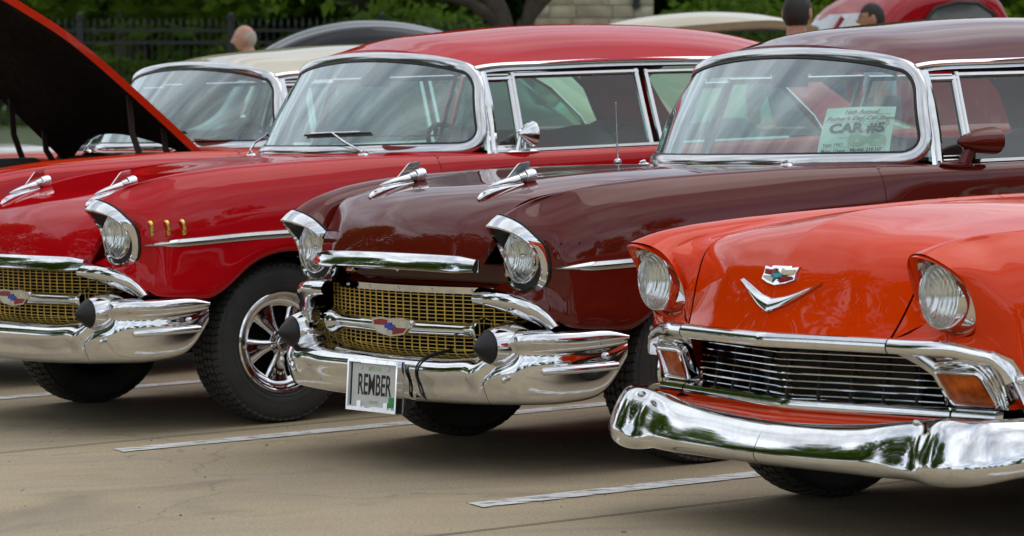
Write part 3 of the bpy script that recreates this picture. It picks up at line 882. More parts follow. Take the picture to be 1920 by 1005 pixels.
def car57(name, label, cx, cy, t_, paint_m, roof_m=None, hood_angle=0.0, ride=0.0, pitch=0.0, rail='steel_trim', louvers=True, bulb=False, mirror='chrome', group=None, steer=0.0, crown=1.0, wipers=True):
    root = thing(name, label, 'car', (cx, cy, 0), (0, 0, PI + t_), group)
    made = []
    before = set(bpy.data.objects)
    roof_m = roof_m or paint_m
    body, doors = split_body(root, paint_m, root)
    hood = build_hood(root, paint_m, hood_angle)
    for s_ in (1, -1): headlight57(root, s_, 'bulb' if bulb else 'sealed')
    ws_pt, ws_n = greenhouse(root, roof_m, rail, 0.0, crown)
    interior(root)
    undercarriage(root); firewall(root); rear_end(root, paint_m)
    # cowl between hood and windshield
    cw = MB(); rows = []
    for t in (0, .5, 1):
        a = [(-.578, 0, 1.066), (-.60, .2, 1.066), (-.66, .4, 1.064), (-.735, .58, 1.055), (-.785, .70, 1.042), (-.80, .80, 1.03)]
        b_ = [(-.65, 0, 1.083), (-.68, .22, 1.083), (-.765, .47, 1.082), (-.88, .64, 1.080), (-.985, .77, 1.072), (-1.09, .845, 1.058)]
        half = [tuple(arr(*p) * (1 - t) + arr(*q) * t) for p, q in zip(a, b_)]
        rows.append([(p, -q, r_) for p, q, r_ in half[:0:-1]] + half)
    cw.grid(surf(rows, 6, 50)); part('cowl', cw, paint_m, body)
    # eyebrow chrome at the end of the grille
    for s_ in (1, -1):
        top = [(.752, .535, .690), (.760, .65, .684), (.748, .735, .672), (.722, .80, .650), (.690, .852, .612), (.664, .885, .566)]
        mid = [(.775, .535, .668), (.782, .64, .664), (.768, .722, .650), (.738, .785, .625), (.700, .835, .592), (.672, .868, .556)]
        bot = [(.762, .535, .634), (.762, .60, .630), (.745, .672, .614), (.712, .730, .592), (.678, .776, .570), (.658, .800, .552)]
        und = [(.70, .535, .640), (.70, .61, .638), (.69, .68, .624), (.67, .74, .602), (.65, .785, .58), (.64, .81, .556)]
        bk = [(.71, .535, .690), (.715, .65, .680), (.70, .74, .664), (.68, .80, .640), (.655, .85, .602), (.635, .88, .56)]
        e = MB(); G = (surf([bk, top, mid, bot, und], 22, 30) + arr(-.016, -.026, 0)) * arr(1, s_, 1); e.grid(G, flip=s_ < 0)
        part('grille_eyebrow', e, 'chrome', root)
    # grille: dark backing, gold mesh, header strip
    gb = MB(); gb.box((.60, 0, .55), (.02, 1.36, .28)); gb.box((.655, 0, .435), (.12, 1.2, .02)); part('grille_back', gb, 'underbody', root)
    def gx(y): return .722 - .10 * (y / .64) ** 2
    gm = MB()
    for z in np.arange(.452, .672, .0135):
        if abs(z - .539) < .012: continue
        ys = np.linspace(-.66, .66, 15); gm.sweep([(gx(y), y, z) for y in ys], [(-.0012, -.002), (-.0012, .002), (.0012, .002), (.0012, -.002)], (1, 0, .001))
    for y in np.arange(-.65, .651, .05):
        gm.box((gx(y) + .001, y, .56), (.004, .0027, .225))
    part('grille_mesh', gm, 'gold_mesh', root, smooth=False, kind='stuff')
    rs = MB(); rs.box((.605, 0, .725), (.02, 1.08, .085)); rs.box((.575, 0, .70), (.08, 1.08, .012)); part('radiator_support', rs, paint_m, root)
    hb = MB(); ys = np.linspace(-.52, .52, 25)
    hb.sweep([(gx(y) + .016, y, .676) for y in ys], [(-.012, -.004), (-.012, .003), (.012, .003), (.012, -.004)], (1, 0, -.15))
    for y in (-.42, -.21, 0.0, .21, .42): hb.ell((gx(y) + .020, y, .676), (.006, .006, .006), 8, 6)
    part('grille_header', hb, 'chrome', root)
    # centre bar with cups and the crest
    cb = MB()
    def bx(y): return .752 - .046 * (y / .5) ** 2
    pr = [(-.497, .034), (-.500, .047), (-.488, .046), (-.47, .038), (-.445, .029), (-.40, .0235), (-.25, .0235), (-.12, .025), (.12, .025), (.25, .0235), (.40, .0235), (.445, .029), (.47, .038), (.488, .046), (.500, .047), (.497, .034)]
    yy = [p for p, _ in pr]; P = [(bx(y), y, .539) for y in yy]
    cb.tube(P, [r_ for _, r_ in pr], 20, up=(0, 0, 1))
    bar = part('grille_bar', cb, 'chrome', root)
    x0 = .776
    def shield(xf, sc, dep, zc_=.539):
        o_ = [(-.130, .026), (-.07, .034), (0, .030), (.07, .034), (.130, .026), (.122, .0), (.09, -.026), (0, -.036), (-.09, -.026), (-.122, 0)]
        return [(xf - .08 * (y * sc) ** 2, y * sc, zc_ + z * sc) for y, z in o_]
    em = MB(); em.prism(shield(x0 - .012, 1.0, 0), (1, 0, 0), .018); crest = part('crest', em, 'chrome', bar)
    def field(nm, pts, m_, lift):
        f = MB(); f.prism([(x0 + .006 + lift - .08 * y * y, y, .539 + z) for y, z in pts], (1, 0, 0), .0012); part(nm, f, m_, crest, smooth=False)
    field('crest_field', [(-.110, .004), (-.112, .020), (-.066, .026), (-.02, .023), (-.02, .004)], 'enamel_red', 0)
    field('crest_field', [(-.110, .001), (-.02, .001), (-.02, -.028), (-.082, -.021)], 'enamel_white', 0)
    field('crest_field', [(.02, .0), (.108, .0), (.112, .020), (.066, .026), (.02, .023)], 'enamel_cream', 0)
    field('crest_field', [(.015, -.003), (.106, -.003), (.082, -.021), (.015, -.029)], 'enamel_red', 0)
    field('crest_emblem', [(-.036, -.006), (-.012, -.006), (-.012, -.013), (.012, -.013), (.012, -.006), (.036, -.006), (.036, .007), (.012, .007), (.012, .014), (-.012, .014), (-.012, .007), (-.036, .007)], 'enamel_blue', .0012)
    for z in (.009, .013, .017): pass
    # front bumper: one loft from the low centre to the tall wing, split at the joint
    cen = [(.60, .470), (.70, .462), (.775, .450), (.818, .437), (.842, .419), (.850, .396), (.845, .372), (.838, .350), (.834, .328), (.829, .306), (.814, .287), (.78, .279)]
    plan = [(.742, .735), (.757, .768), (.730, .813), (.655, .868), (.56, .905), (.47, .925), (.397, .932)]
    lowp = [(.812, .700), (.776, .766), (.733, .815), (.655, .868), (.56, .905), (.47, .925), (.397, .932)]
    offs = [(-.10, .540), (-.045, .552), (-.012, .547), (.006, .530), (.007, .508), (-.004, .489), (-.009, .468), (-.006, .442), (-.007, .405), (-.013, .352), (-.028, .310), (-.06, .293)]
    secs = []
    for y in (0, .25, .45, .56, .62):
        k = 1 - (y / .62) ** 2.5 * .035
        secs.append([(.3 + (x - .3) * (k if x > .62 else 1), y, z + .010 * (y / .62) ** 3) for x, z in cen])
    pl = np.array([(x, y, 0) for x, y in plan]); tg = np.gradient(pl, axis=0); nn = np.stack([tg[:, 1], -tg[:, 0], np.zeros(len(pl))], 1); nn /= np.linalg.norm(nn, axis=1)[:, None]
    nn[0] = nrm((1, .15, 0)); nn[1] = nrm((1, .45, 0)); nn[2] = nrm((.8, .6, 0))
    for i in range(len(nn)):
        if nn[i][0] * .6 + nn[i][1] * .4 < 0: nn[i] *= -1
    for i, p in enumerate(pl):
        cut = float(np.interp(p[0], [.397, .43, .48, .56, .66], [.135, .07, .03, .008, 0])); cuttop = float(np.interp(p[0], [.397, .43, .48], [.020, .004, 0]))
        row = []
        for o_, z in offs:
            f = (z - .293) / .257; zz_ = .293 + cut + f * (.257 - cut - cuttop)
            w_ = float(np.interp(z, [.41, .475], [1, 0])); bx_ = p[0] + (lowp[i][0] - p[0]) * w_; by_ = p[1] + (lowp[i][1] - p[1]) * w_
            row.append((bx_ + nn[i][0] * o_, by_ + nn[i][1] * o_, zz_))
        secs.append(row)
    sec_a = np.array(secs)
    full = np.concatenate([sec_a[:0:-1] * arr(1, -1, 1), sec_a])
    GB = surf(full, 221, 64)
    yj = np.abs(GB[:, 44, 1]); ci = len(GB) // 2
    jr = next(i for i in range(ci, len(GB)) if yj[i] > .655); jl = next(i for i in range(ci, 0, -1) if yj[i] > .655)
    bb = MB(); bb.grid(GB[jl:jr + 1]); bump_ = part('bumper', bb, 'chrome', root)
    for s_ in (1, -1):
        wm = MB(); g_ = GB[jr:].copy() if s_ > 0 else GB[:jl + 1][::-1].copy()
        g_[0] += arr(.0, .0035 * s_, 0); wm.grid(g_, flip=s_ < 0)
        end = g_[-1]; wm.grid(np.stack([end, end + arr(.02, -.05 * s_, 0)], 1))
        wo_ = part('bumper_wing', wm, 'chrome', bump_)
        rb = MB(); q = arr(1, s_, 1)
        rp = cspl(np.array([(.700, .833, .410), (.680, .852, .412), (.62, .888, .415), (.53, .918, .418), (.455, .930, .420), (.435, .930, .420)]), 24)
        rb.tube(rp * q, [.003] + [.014] * 22 + [.006], 12, flat=.8)
        part('bumper_rib', rb, 'chrome', wo_)
        for c in ((.487, .924, .458), (.798, .752, .385)):
            bo = MB(); bo.ell(arr(*c) * q, (.011, .011, .012), 10, 7); part('bumper_bolt', bo, 'chrome', wo_)
        # bullet guard with rubber nose
        dg = MB(); c = (0, .665 * s_, .495)
        dg.lathe([(.797, .052), (.800, .059), (.790, .064), (.755, .075), (.71, .0835), (.66, .088), (.60, .089), (.52, .084), (.46, .075)], c, 'x', 36)
        dg.ell((.688, .665 * s_, .575), (.045, .018, .012), 14, 8, Matrix.Rotation(.18, 3, 'Y'))
        do = part('bumper_guard', dg, 'chrome', bump_)
        rn = MB(); rn.lathe([(.790, .056), (.802, .0565), (.812, .053), (.822, .042), (.824, .0405), (.838, .030), (.852, .016), (.862, .004), (.864, .0004)], c, 'x', 36)
        part('guard_nose', rn, 'rubber', do)
    # side spear
    for s_ in (1, -1):
        q = arr(1, s_, 1)
        sx = [.662, .655, .62, .55, .4, .2, 0, -.3, -.7]
        P = np.array([(x, side_y(x, lerp(x, *ZC) - (.762 + .016 * min(1, (.662 - x) / .5) + .014 * max(0, (.0 - x)))) + .002, .762 + .016 * min(1, (.662 - x) / .5) + .014 * max(0, -x)) for x in sx])
        P = cspl(P, 60); k = len(P); G = []
        for i, p in enumerate(P):
            h = .017 * min(1, ((.664 - p[0]) / .16) ** .8) + .0008
            G.append([(p[0], p[1] - .006, p[2] + h), (p[0], p[1] + .003, p[2] + h * .8), (p[0], p[1] + .010, p[2] + h * .1), (p[0], p[1] + .008, p[2] - h * .35), (p[0], p[1] + .003, p[2] - h * .85), (p[0], p[1] - .006, p[2] - h)])
        sm = MB(); sm.grid(np.array(G) * q, flip=s_ > 0); part('side_spear', sm, 'steel_trim', body)
        for k_, x in enumerate((.612, .552, .490)):
            if louvers:
                lm = MB(); y = side_y(x, lerp(x, *ZC) - .83)
                lp = [(x + .006, y - .002, .855), (x + .003, y + .010, .852), (x, y + .013, .83), (x - .002, y + .011, .808), (x - .004, y - .002, .800)]
                lm.tube(cspl(np.array(lp), 14) * q, [.004] + [.0085] * 12 + [.004], 8, flat=1.2); part('fender_louver', lm, 'gold_metal', body)
            else:
                for z in (.845,):
                    lm = MB(); y = side_y(x, lerp(x, *ZC) - z); lm.lathe([(0, .0055), (.0012, .0055), (.0015, .0005)], (x, (y - .0005) * s_, z), 'y', 10)
                    if s_ > 0: pass
                    part('trim_hole', lm, 'black_trim', body)
    # wipers
    for s_, (py, ang) in ((1, (.45, 1)), (-1, (-.45, -1))):
        wp = MB(); p0 = arr(-.692, py, 1.070)
        v0 = .52 * s_
        tip = ws_pt(.16, v0 - .30) + ws_n(.16, v0 - .30) * .016
        wp.ell(p0, (.022, .03, .010), 12, 8); wp.tube([p0, p0 + arr(.006, 0, .016)], .012, 10)
        if not wipers:
            part('wiper_pivot', wp, 'chrome', root); continue
        wp.tube([p0 + arr(.006, 0, .018), (p0 + tip) / 2 + arr(.02, 0, .012), tip], [.006, .005, .004], 6)
        wo_ = part('wiper', wp, 'chrome', root)
        wb = MB(); bl = [ws_pt(.15 + .02 * k / 8, v0 - .52 + .055 * k) + ws_n(.15, v0 - .52 + .055 * k) * .008 for k in range(9)]
        wb.tube(bl, .005, 6); part('wiper_blade', wb, 'rubber', wo_)
        ws2 = MB(); b2 = [p + arr(.004, 0, .007) for p in bl[1:-1]]; ws2.tube(b2, .004, 6); part('blade_holder', ws2, 'chrome', wo_)
    if hood_angle > .3:
        for s_ in (1, -1):
            for x0_, z0_, s0_ in ((-.42, .97, .50), (-.60, .98, .24)):
                pm = MB(); e_ = arr(-.70 + s0_ * math.cos(hood_angle), s_ * .60, 1.05 + s0_ * math.sin(hood_angle) - .03)
                pm.sweep([arr(x0_, s_ * .60, z0_), (arr(x0_, s_ * .60, z0_) + e_) / 2 + arr(.03, 0, 0), e_], [(-.015, -.005), (-.015, .005), (.015, .005), (.015, -.005)], (0, 1, 0.01)); part('hood_hinge', pm, 'primer_brown', root)
        em = MB(); em.box((.05, 0, .93), (.55, .30, .10)); em.lathe([(.97, .19), (1.04, .20), (1.06, .17), (1.06, .001)], (.05, 0, 0), 'z', 28); part('engine_top', em, 'dark_interior', root)
    # driver's mirror
    if mirror == 'chrome':
        mm = MB(); b0 = arr(-1.24, .862, 1.062)
        mm.ell(b0, (.092, .022, .011), 20, 8); mm.tube([b0 + arr(.03, 0, 0), b0 + arr(.012, .0, .06), b0 + arr(0, .0, .085)], [.014, .009, .009], 10)
        mm.ell(b0 + arr(.005, .0, .086), (.028, .014, .010), 12, 8)
        c = b0 + arr(-.03, .01, .075); 
        mm.lathe([(.055, .004), (.045, .014), (.02, .036), (-.005, .052), (-.015, .055)], c, 'x', 28)
        mo = part('door_mirror', mm, 'chrome', doors[0])
        gl = MB(); gl.lathe([(-.015, .054), (-.016, .0005)], c, 'x', 28); part('mirror_glass', gl, 'chrome', mo)
    elif mirror == 'paint':
        mm = MB(); b0 = arr(-1.16, .872, 1.055)
        mm.ell(b0, (.085, .024, .014), 18, 8, Matrix.Rotation(-.08, 3, 'Y')); mm.tube([b0 + arr(-.03, 0, .0), b0 + arr(-.05, .01, .055)], [.026, .020], 10)
        c = b0 + arr(-.09, .015, .085)
        mm.lathe([(.095, .004), (.085, .018), (.055, .034), (.01, .050), (-.05, .060), (-.075, .061), (-.08, .056)], c, 'x', 28, sc=(1.1, .85))
        mo = part('door_mirror', mm, paint_m, doors[0])
        gl = MB(); gl.lathe([(-.078, .056), (-.079, .0005)], c, 'x', 28, sc=(1.1, .85)); part('mirror_glass', gl, 'chrome', mo)
    new = [o for o in bpy.data.objects if o not in before and o.parent == root]
    if ride or pitch:
        for o in new:
            o.matrix_basis = Matrix.Translation((0, 0, ride)) @ Matrix.Rotation(-pitch, 4, "Y") @ o.matrix_basis
    for x in (0, -2.92):
        for s_ in (1, -1): place_wheel(root, x, s_, steer=steer if x == 0 else 0)
    return root, body, doors, hood, bump_, ws_pt, ws_n
# ------------------------------------------------------------------ the place: lot, lines, lawn, trees, fence, pier
TILT = .034                      # the lot falls gently across the picture; everything off it stands plumb
def sstep(t): t = max(0., min(1., t)); return t * t * (3 - 2 * t)
def gz(x, y):
    if y > 22: return sstep((y - 22) / 38) * (.45 - TILT * x)
    return 0.0
m, t, out = new_mat('concrete')
b = principled(t, Roughness=.85)
co = objco(t)
base = mixc(t, ramp(t, noise(t, co, .55, 5, .6, .4), [(.32, 0.), (.68, 1.)]), (.45, .355, .215), (.36, .285, .185))
rot = t.nodes.new('ShaderNodeMapping'); rot.inputs['Rotation'].default_value = (0, 0, -.58); rot.inputs['Scale'].default_value = (.5, 3.2, 1)
t.links.new(co, rot.inputs[0])
streak = ramp(t, noise(t, rot.outputs[0], 1.4, 6, .65, .6), [(.50, 0.), (.74, .75)])
base = mixc(t, streak, base, (.29, .255, .20))
pale = ramp(t, noise(t, rot.outputs[0], 5.0, 6, .7, .3), [(.60, 0.), (.78, .55)])
base = mixc(t, pale, base, (.50, .44, .33))
fine = ramp(t, noise(t, co, 95, 3, .7), [(.30, .66), (.7, 1.22)])
base = mixc(t, 1.0, base, fine, 'MULTIPLY')
spk = N(t, 'ShaderNodeTexVoronoi', i_Scale=26.0); t.links.new(co, spk.inputs['Vector'])
base = mixc(t, ramp(t, spk.outputs['Distance'], [(.05, .85), (.085, 0.)]), base, (.12, .10, .08))
oil = ramp(t, noise(t, co, .8, 4, .6, 1.2), [(.56, 0.), (.74, .55)])
base = mixc(t, oil, base, (.11, .095, .08))
agg = N(t, 'ShaderNodeTexVoronoi', i_Scale=70.0); t.links.new(co, agg.inputs['Vector'])
base = mixc(t, ramp(t, agg.outputs['Distance'], [(.10, .55), (.20, 0.)]), base, (.58, .53, .43))
crk = N(t, 'ShaderNodeTexVoronoi', i_Scale=.33); crk.feature = 'DISTANCE_TO_EDGE'
wv = t.nodes.new('ShaderNodeMapping'); t.links.new(co, wv.inputs[0]); dn = N(t, 'ShaderNodeTexNoise', i_Scale=2.2, i_Detail=5.0); t.links.new(co, dn.inputs['Vector'])
wm_ = t.nodes.new('ShaderNodeVectorMath'); wm_.operation = 'MULTIPLY_ADD'; t.links.new(dn.outputs['Color'], wm_.inputs[0]); wm_.inputs[1].default_value = (.5, .5, .5); t.links.new(co, wm_.inputs[2]); t.links.new(wm_.outputs[0], crk.inputs['Vector'])
base = mixc(t, ramp(t, crk.outputs['Distance'], [(.0010, .38), (.0030, 0.)]), base, (.10, .085, .06))
t.links.new(base, b.inputs['Base Color'])
t.links.new(ramp(t, noise(t, co, 3, 5), [(.3, .72), (.7, .95)]), b.inputs['Roughness'])
hb_ = mixc(t, .35, noise(t, co, 120, 4, .7), noise(t, co, 22, 5, .7))
t.links.new(bump(t, hb_, .38, .006), b.inputs['Normal'])
t.links.new(b.outputs[0], out.inputs[0])
m, t, out = new_mat('line_paint')
b = principled(t, Roughness=.7); co = objco(t)
rot = t.nodes.new('ShaderNodeMapping'); rot.inputs['Scale'].default_value = (2.2, 9, 1); t.links.new(co, rot.inputs[0])
cc = mixc(t, ramp(t, noise(t, co, 6, 5), [(.3, 0.), (.7, 1.)]), (.74, .75, .74), (.60, .60, .58)); t.links.new(cc, b.inputs['Base Color'])
tp = t.nodes.new('ShaderNodeBsdfTransparent'); mx = t.nodes.new('ShaderNodeMixShader')
t.links.new(ramp(t, noise(t, rot.outputs[0], 3.2, 8, .72), [(.41, .0), (.49, 1.0)]), mx.inputs[0]); t.links.new(tp.outputs[0], mx.inputs[1]); t.links.new(b.outputs[0], mx.inputs[2]); t.links.new(mx.outputs[0], out.inputs[0])
simple('joint_dark', (.075, .065, .05), .95, var=.3, scale=20)
simple('lawn_soil', (.05, .075, .022), .9, var=.35, scale=3)

g = []
xs = list(np.linspace(-240, -40, 9)) + list(np.linspace(-30, 30, 61)) + list(np.linspace(40, 240, 9))
ys = list(np.linspace(-240, 0, 13)) + list(np.linspace(5, 70, 66)) + list(np.linspace(80, 320, 10))
gm = MB(); gm.grid(np.array([[(x, y, gz(max(-14, min(14, x)), min(y, 60))) for y in ys] for x in xs]), flip=True); struct('ground', gm, 'concrete')
lm = MB(); lm.grid(np.array([[(x, y, gz(max(-14, min(14, x)), min(y, 60)) + .03) for y in np.linspace(46, 300, 60)] for x in xs]), flip=True); struct('lawn', lm, 'lawn_soil')

LT, LO, LS = .5829, 15.0223, 2.5734
u_ = arr(math.cos(LT), math.sin(LT), 0); n_ = arr(-math.sin(LT), math.cos(LT), 0)
def line_start(px, py):          # along-line coordinate of a point
    return px * u_[0] + py * u_[1]
def stripe(name, off, s0, s1, w, z, mat):
    mb = MB(); S = np.linspace(s0, s1, 40)
    rows = [[tuple(n_ * (off + w / 2 * k) + u_ * s + arr(0, 0, z)) for k in (-1, 1)] for s in S]
    rows[0][1] = tuple(np.array(rows[0][1]) + u_ * .03)
    mb.grid(np.array(rows), flip=True); return struct(name, mb, mat)
for k, s0 in ((-1, 6.35), (0, 6.35), (1, 6.354), (2, 6.323), (3, 6.33)):
    stripe('parking_line', LO - k * LS, s0, s0 + 5.9, .135, .004, 'line_paint')
stripe('expansion_joint', LO - 1 * LS + .32, -12, 26, .012, .0035, 'joint_dark')
stripe('expansion_joint', LO - 2 * LS - .55, -12, 26, .012, .0035, 'joint_dark')

# grit on the concrete
pb = MB(); r2 = random.Random(5)
for k in range(170):
    x, y = r2.uniform(-3.5, 3.2), r2.uniform(9.2, 15.5); s = r2.choice([.002, .003, .003, .004, .006]) * (1.6 if r2.random() < .06 else 1)
    pb.ell((x, y, s * .4), (s * r2.uniform(.8, 1.5), s, s * .7), 6, 4, Matrix.Rotation(r2.uniform(0, 3), 3, 'Z'))
simple('grit', (.26, .23, .18), .9, var=.5, scale=40)
o = struct('grit', pb, 'grit', kind='stuff')

# ---- foliage
def leaf_mat(name, c1, c2, c3, trans=.35):
    m, t, out = new_mat(name)
    geo = t.nodes.new('ShaderNodeNewGeometry')
    c = mixc(t, ramp(t, geo.outputs['Random Per Island'], [(0, 0.), (.55, .5), (1, 1.)]), c1, c2)
    c = mixc(t, ramp(t, geo.outputs['Random Per Island'], [(.86, 0.), (.95, 1.)]), c, c3)
    c = mixc(t, ramp(t, noise(t, objco(t), .8, 3), [(.35, .0), (.65, .45)]), c, c2)
    d = principled(t, Roughness=.6, Specular_IOR_Level=.15); t.links.new(c, d.inputs['Base Color'])
    tl = t.nodes.new('ShaderNodeBsdfTranslucent'); t.links.new(mixc(t, .4, c, (.10, .18, .01)), tl.inputs[0])
    mx = t.nodes.new('ShaderNodeMixShader'); mx.inputs[0].default_value = trans
    t.links.new(d.outputs[0], mx.inputs[1]); t.links.new(tl.outputs[0], mx.inputs[2]); t.links.new(mx.outputs[0], out.inputs[0])
leaf_mat('leaf_dark', (.034, .080, .005), (.095, .175, .008), (.20, .30, .012))
leaf_mat('leaf_mid', (.055, .125, .006), (.14, .24, .010), (.26, .36, .014))
leaf_mat('leaf_bright', (.06, .13, .012), (.11, .19, .02), (.16, .22, .03), .55)
simple('bark', (.055, .042, .030), .9, var=.35, scale=6, bmp=.7, bscale=14)
NPR = np.random.default_rng(11)
def leaf_cloud(mb, centers, radii, n, size, flat=.55):
    """n small leaf sprays spread through a set of lumps, denser towards each lump's skin"""
    centers = np.array(centers, float); radii = np.array(radii, float)
    w = (radii.prod(1)) ** .8; idx = NPR.choice(len(centers), n, p=w / w.sum())
    d_ = NPR.normal(size=(n, 3)); d_ /= np.linalg.norm(d_, axis=1)[:, None]
    rr = NPR.uniform(.15, 1, n) ** .45 * NPR.uniform(.8, 1.12, n)
    P = centers[idx] + d_ * radii[idx] * rr[:, None]
    a = NPR.normal(size=(n, 3)); a[:, 2] *= flat; a /= np.linalg.norm(a, axis=1)[:, None]
    b_ = np.cross(a, NPR.normal(size=(n, 3))); b_ /= np.linalg.norm(b_, axis=1)[:, None]
    s = size * NPR.uniform(.6, 1.4, n)[:, None]
    o = len(mb.v)
    V = np.stack([P - a * s, P + b_ * s * .45 - a * s * .1, P + a * s, P - b_ * s * .45 - a * s * .1], 1).reshape(-1, 3)
    mb.v.extend(map(tuple, V)); mb.f.extend([(o + 4 * k, o + 4 * k + 1, o + 4 * k + 2, o + 4 * k + 3) for k in range(n)]); mb.mi.extend([0] * n)
def tree(label, x, y, h, crown_z, rx, n, size, leaf, trunk_r, seed, group=None, limbs=6, lumps=14, lean=0, cat='tree', rz=None):
    r3 = random.Random(seed); z0 = gz(x, y) if y > 0 else 0
    root = thing('tree', label, cat, (x, y, z0), (0, TILT if y > 0 else 0, 0), group)
    tm = MB(); top = (lean, 0, h * .62)
    P = cspl(np.array([(0, 0, -.1), (lean * .2, .03, h * .15), (lean * .5, -.02, h * .35), top]), 14)
    tm.tube(P, np.linspace(trunk_r * 1.15, trunk_r * .5, 14) * np.array([1.25] + [1] * 13), 12)
    tr = part('trunk', tm, 'bark', root)
    cz = (crown_z + h) / 2; hz = (h - crown_z) / 2
    cen, rad = [], []
    for k in range(lumps):
        a = 2 * PI * k / lumps * 1.618 * 2; q = r3.uniform(.25, .85); zz_ = cz + hz * r3.uniform(-.8, .8)
        cen.append((rx * q * math.cos(a), rx * q * math.sin(a), zz_)); s = r3.uniform(.28, .5); rad.append((rx * s, rx * s, hz * s * (.9 if rz is None else rz)))
    for k in range(limbs):
        c = cen[k * lumps // limbs]; lb = MB(); st = P[6 + k % 6]
        lb.tube(cspl(np.array([st, st * .5 + np.array(c) * .5 + arr(0, 0, -.2), c]), 9), np.linspace(trunk_r * .5, trunk_r * .12, 9), 7); part('limb', lb, 'bark', root)
    cm = MB(); leaf_cloud(cm, cen, rad, n, size); part('crown', cm, leaf, root, smooth=False)
    return root
# ------------------------------------------------------------------ the orange car at the right: other front end, lower stance
def car56(name, label, cx, cy, t_, paint_m, group=None):
    global ZC, YC, ZB, FRONT, TAPER
    root = thing(name, label, 'car', (cx, cy, 0), (0, 0, PI + t_), group)
    keep = (ZC, YC, ZB, FRONT, TAPER)
    ZC = ([-4.25, -3.8, -3.2, -2.6, -2.0, -1.5, -1.05, -.8, -.41, -.05, .1, .30, .37, .513, .60, .655, .715, .742],
          [.93, .945, .945, .94, .936, .936, .936, .938, .935, .925, .921, .917, .913, .905, .896, .887, .871, .858])
    YC = ([-4.2, -2.0, -1.05, -.8, -.4, .2, .37, .55, .65, .742], [.86, .862, .85, .825, .79, .75, .735, .722, .716, .711])
    TAPER = ([-4.3, -3.6, -3.0, -.2, .15, .30, .45, .55, .62, .68], [-.06, -.012, 0, 0, 0, -.004, -.018, -.036, -.056, -.075])
    ZB = .10
    FRONT = dict(
        cols=[[(.690, .50, .612), (.672, .55, .622), (.632, .612, .662)],
              [(.672, .62, .606), (.648, .645, .614), (.622, .668, .630)],
              [(.640, .735, .600), (.630, .745, .610), (.618, .750, .622)],
              [(.585, .850, .575), (.592, .842, .610), (.622, .800, .640), (.632, .820, .690), (.648, .824, .740), (.672, .818, .784),
               (.704, .800, .820), (.735, .756, .852), (.746, .711, .862), (.722, .64, .848), (.690, .594, .800), (.655, .580, .72)]],
        reg=[(.54, .50, .56), (.49, .45, .505), (.43, .42, .44)],
        corner=(.375, .42, .36, .46, .38), arch=(0, .30, .385, .30), rear=(.39, .24))
    body, doors = split_body(root, paint_m, root, 'o')
    # inner pod walls beside the hood
    # hood: peaked nose, broad flanks
    st = [((.768, .616), (.735, .614), (.690, .612), .50), ((.748, .672), (.712, .668), (.667, .655), .515), ((.722, .735), (.692, .728), (.640, .715), .532),
          ((.694, .80), (.668, .792), (.610, .778), .548), ((.645, .865), (.622, .852), (.572, .832), .562), ((.565, .915), (.55, .893), (.51, .868), .578),
          ((.43, .950), (.43, .915), (.40, .888), .595), ((.2, .963), (.2, .938), (.2, .905), .615), ((-.1, .968), (-.1, .950), (-.1, .915), .64),
          ((-.4, .962), (-.45, .952), (-.50, .925), .67), ((-.60, .955), (-.66, .948), (-.76, .930), .70)]
    rows = []
    for c, r_, e, ye in st:
        row = []
        for y in (0, .09, .19, .30):
            t = y / .30; row.append((c[0] + (r_[0] - c[0]) * t ** 1.15, y, c[1] + (r_[1] - c[1]) * t ** 1.1))
        for t in (.35, .7, 1):
            row.append((r_[0] + (e[0] - r_[0]) * t ** 1.2, .30 + (ye - .30) * t, r_[1] + (e[1] - r_[1]) * t ** 1.25))
        rows.append(row)
    G = surf(rows, 64, 40)
    hm = MB(); hm.grid(G); hm.grid(G * arr(1, -1, 1), flip=True)
    me = hm.mesh('hood', paint_m)
    bm = bmesh.new(); bm.from_mesh(me); bmesh.ops.remove_doubles(bm, verts=bm.verts, dist=1e-5); bm.to_mesh(me); bm.free()
    me.polygons.foreach_set('use_smooth', [True] * len(me.polygons)); me.set_sharp_from_angle(angle=R(30))
    hood = link('hood', me, root)
    def hx(y, z):                       # hood nose x at (y,z)
        A = G.reshape(-1, 3); A = A[A[:, 0] > .45]; k = np.argsort((A[:, 1] - abs(y)) ** 2 + (A[:, 2] - z) ** 2)[:4]
        w = 1 / (np.hypot(A[k, 1] - abs(y), A[k, 2] - z) + 1e-4); return float((A[k, 0] * w).sum() / w.sum())
    # valley strip between hood and fender crest
    ends = [(.633, .610, .660), (.632, .600, .688), (.646, .598, .738), (.676, .610, .792), (.722, .648, .846), (.690, .708, .878), (.55, .722, .900)]
    for s_ in (1, -1):
        rows = []
        for k, (c, r_, e, ye) in enumerate(st):
            a = arr(e[0] + .001, ye + .008, e[1] - .004)
            if k < len(ends): b_ = arr(*ends[k])
            else:
                x = min(e[0], .742); b_ = arr(x, lerp(x, *YC), lerp(x, *ZC) + .0004)
            dip = np.interp(k, [0, 3, 5, 7], [.0, .010, .022, .012])
            m1 = a + (b_ - a) * .35 - arr(dip * (.8 if k < 5 else .1), 0, dip * (.3 if k < 4 else .8)); m2 = a + (b_ - a) * .72 - arr(dip * (.5 if k < 5 else 0), 0, dip * (.1 if k < 4 else .15))
            rows.append([a, m1, m2, b_])
        vm = MB(); vm.grid(surf(rows, 80, 16) * arr(1, s_, 1), flip=s_ < 0); part('fender_inner', vm, paint_m, body)
        sm_ = MB(); sm_.tube(cspl(np.array([(e[0] - .008, (ye + .004) * s_, e[1] - .012) for (c, r_, e, ye) in st]), 60), .007, 6); part('hood_seam', sm_, 'rubber', body)
    # hood emblem: chevron and crest
    em = MB()
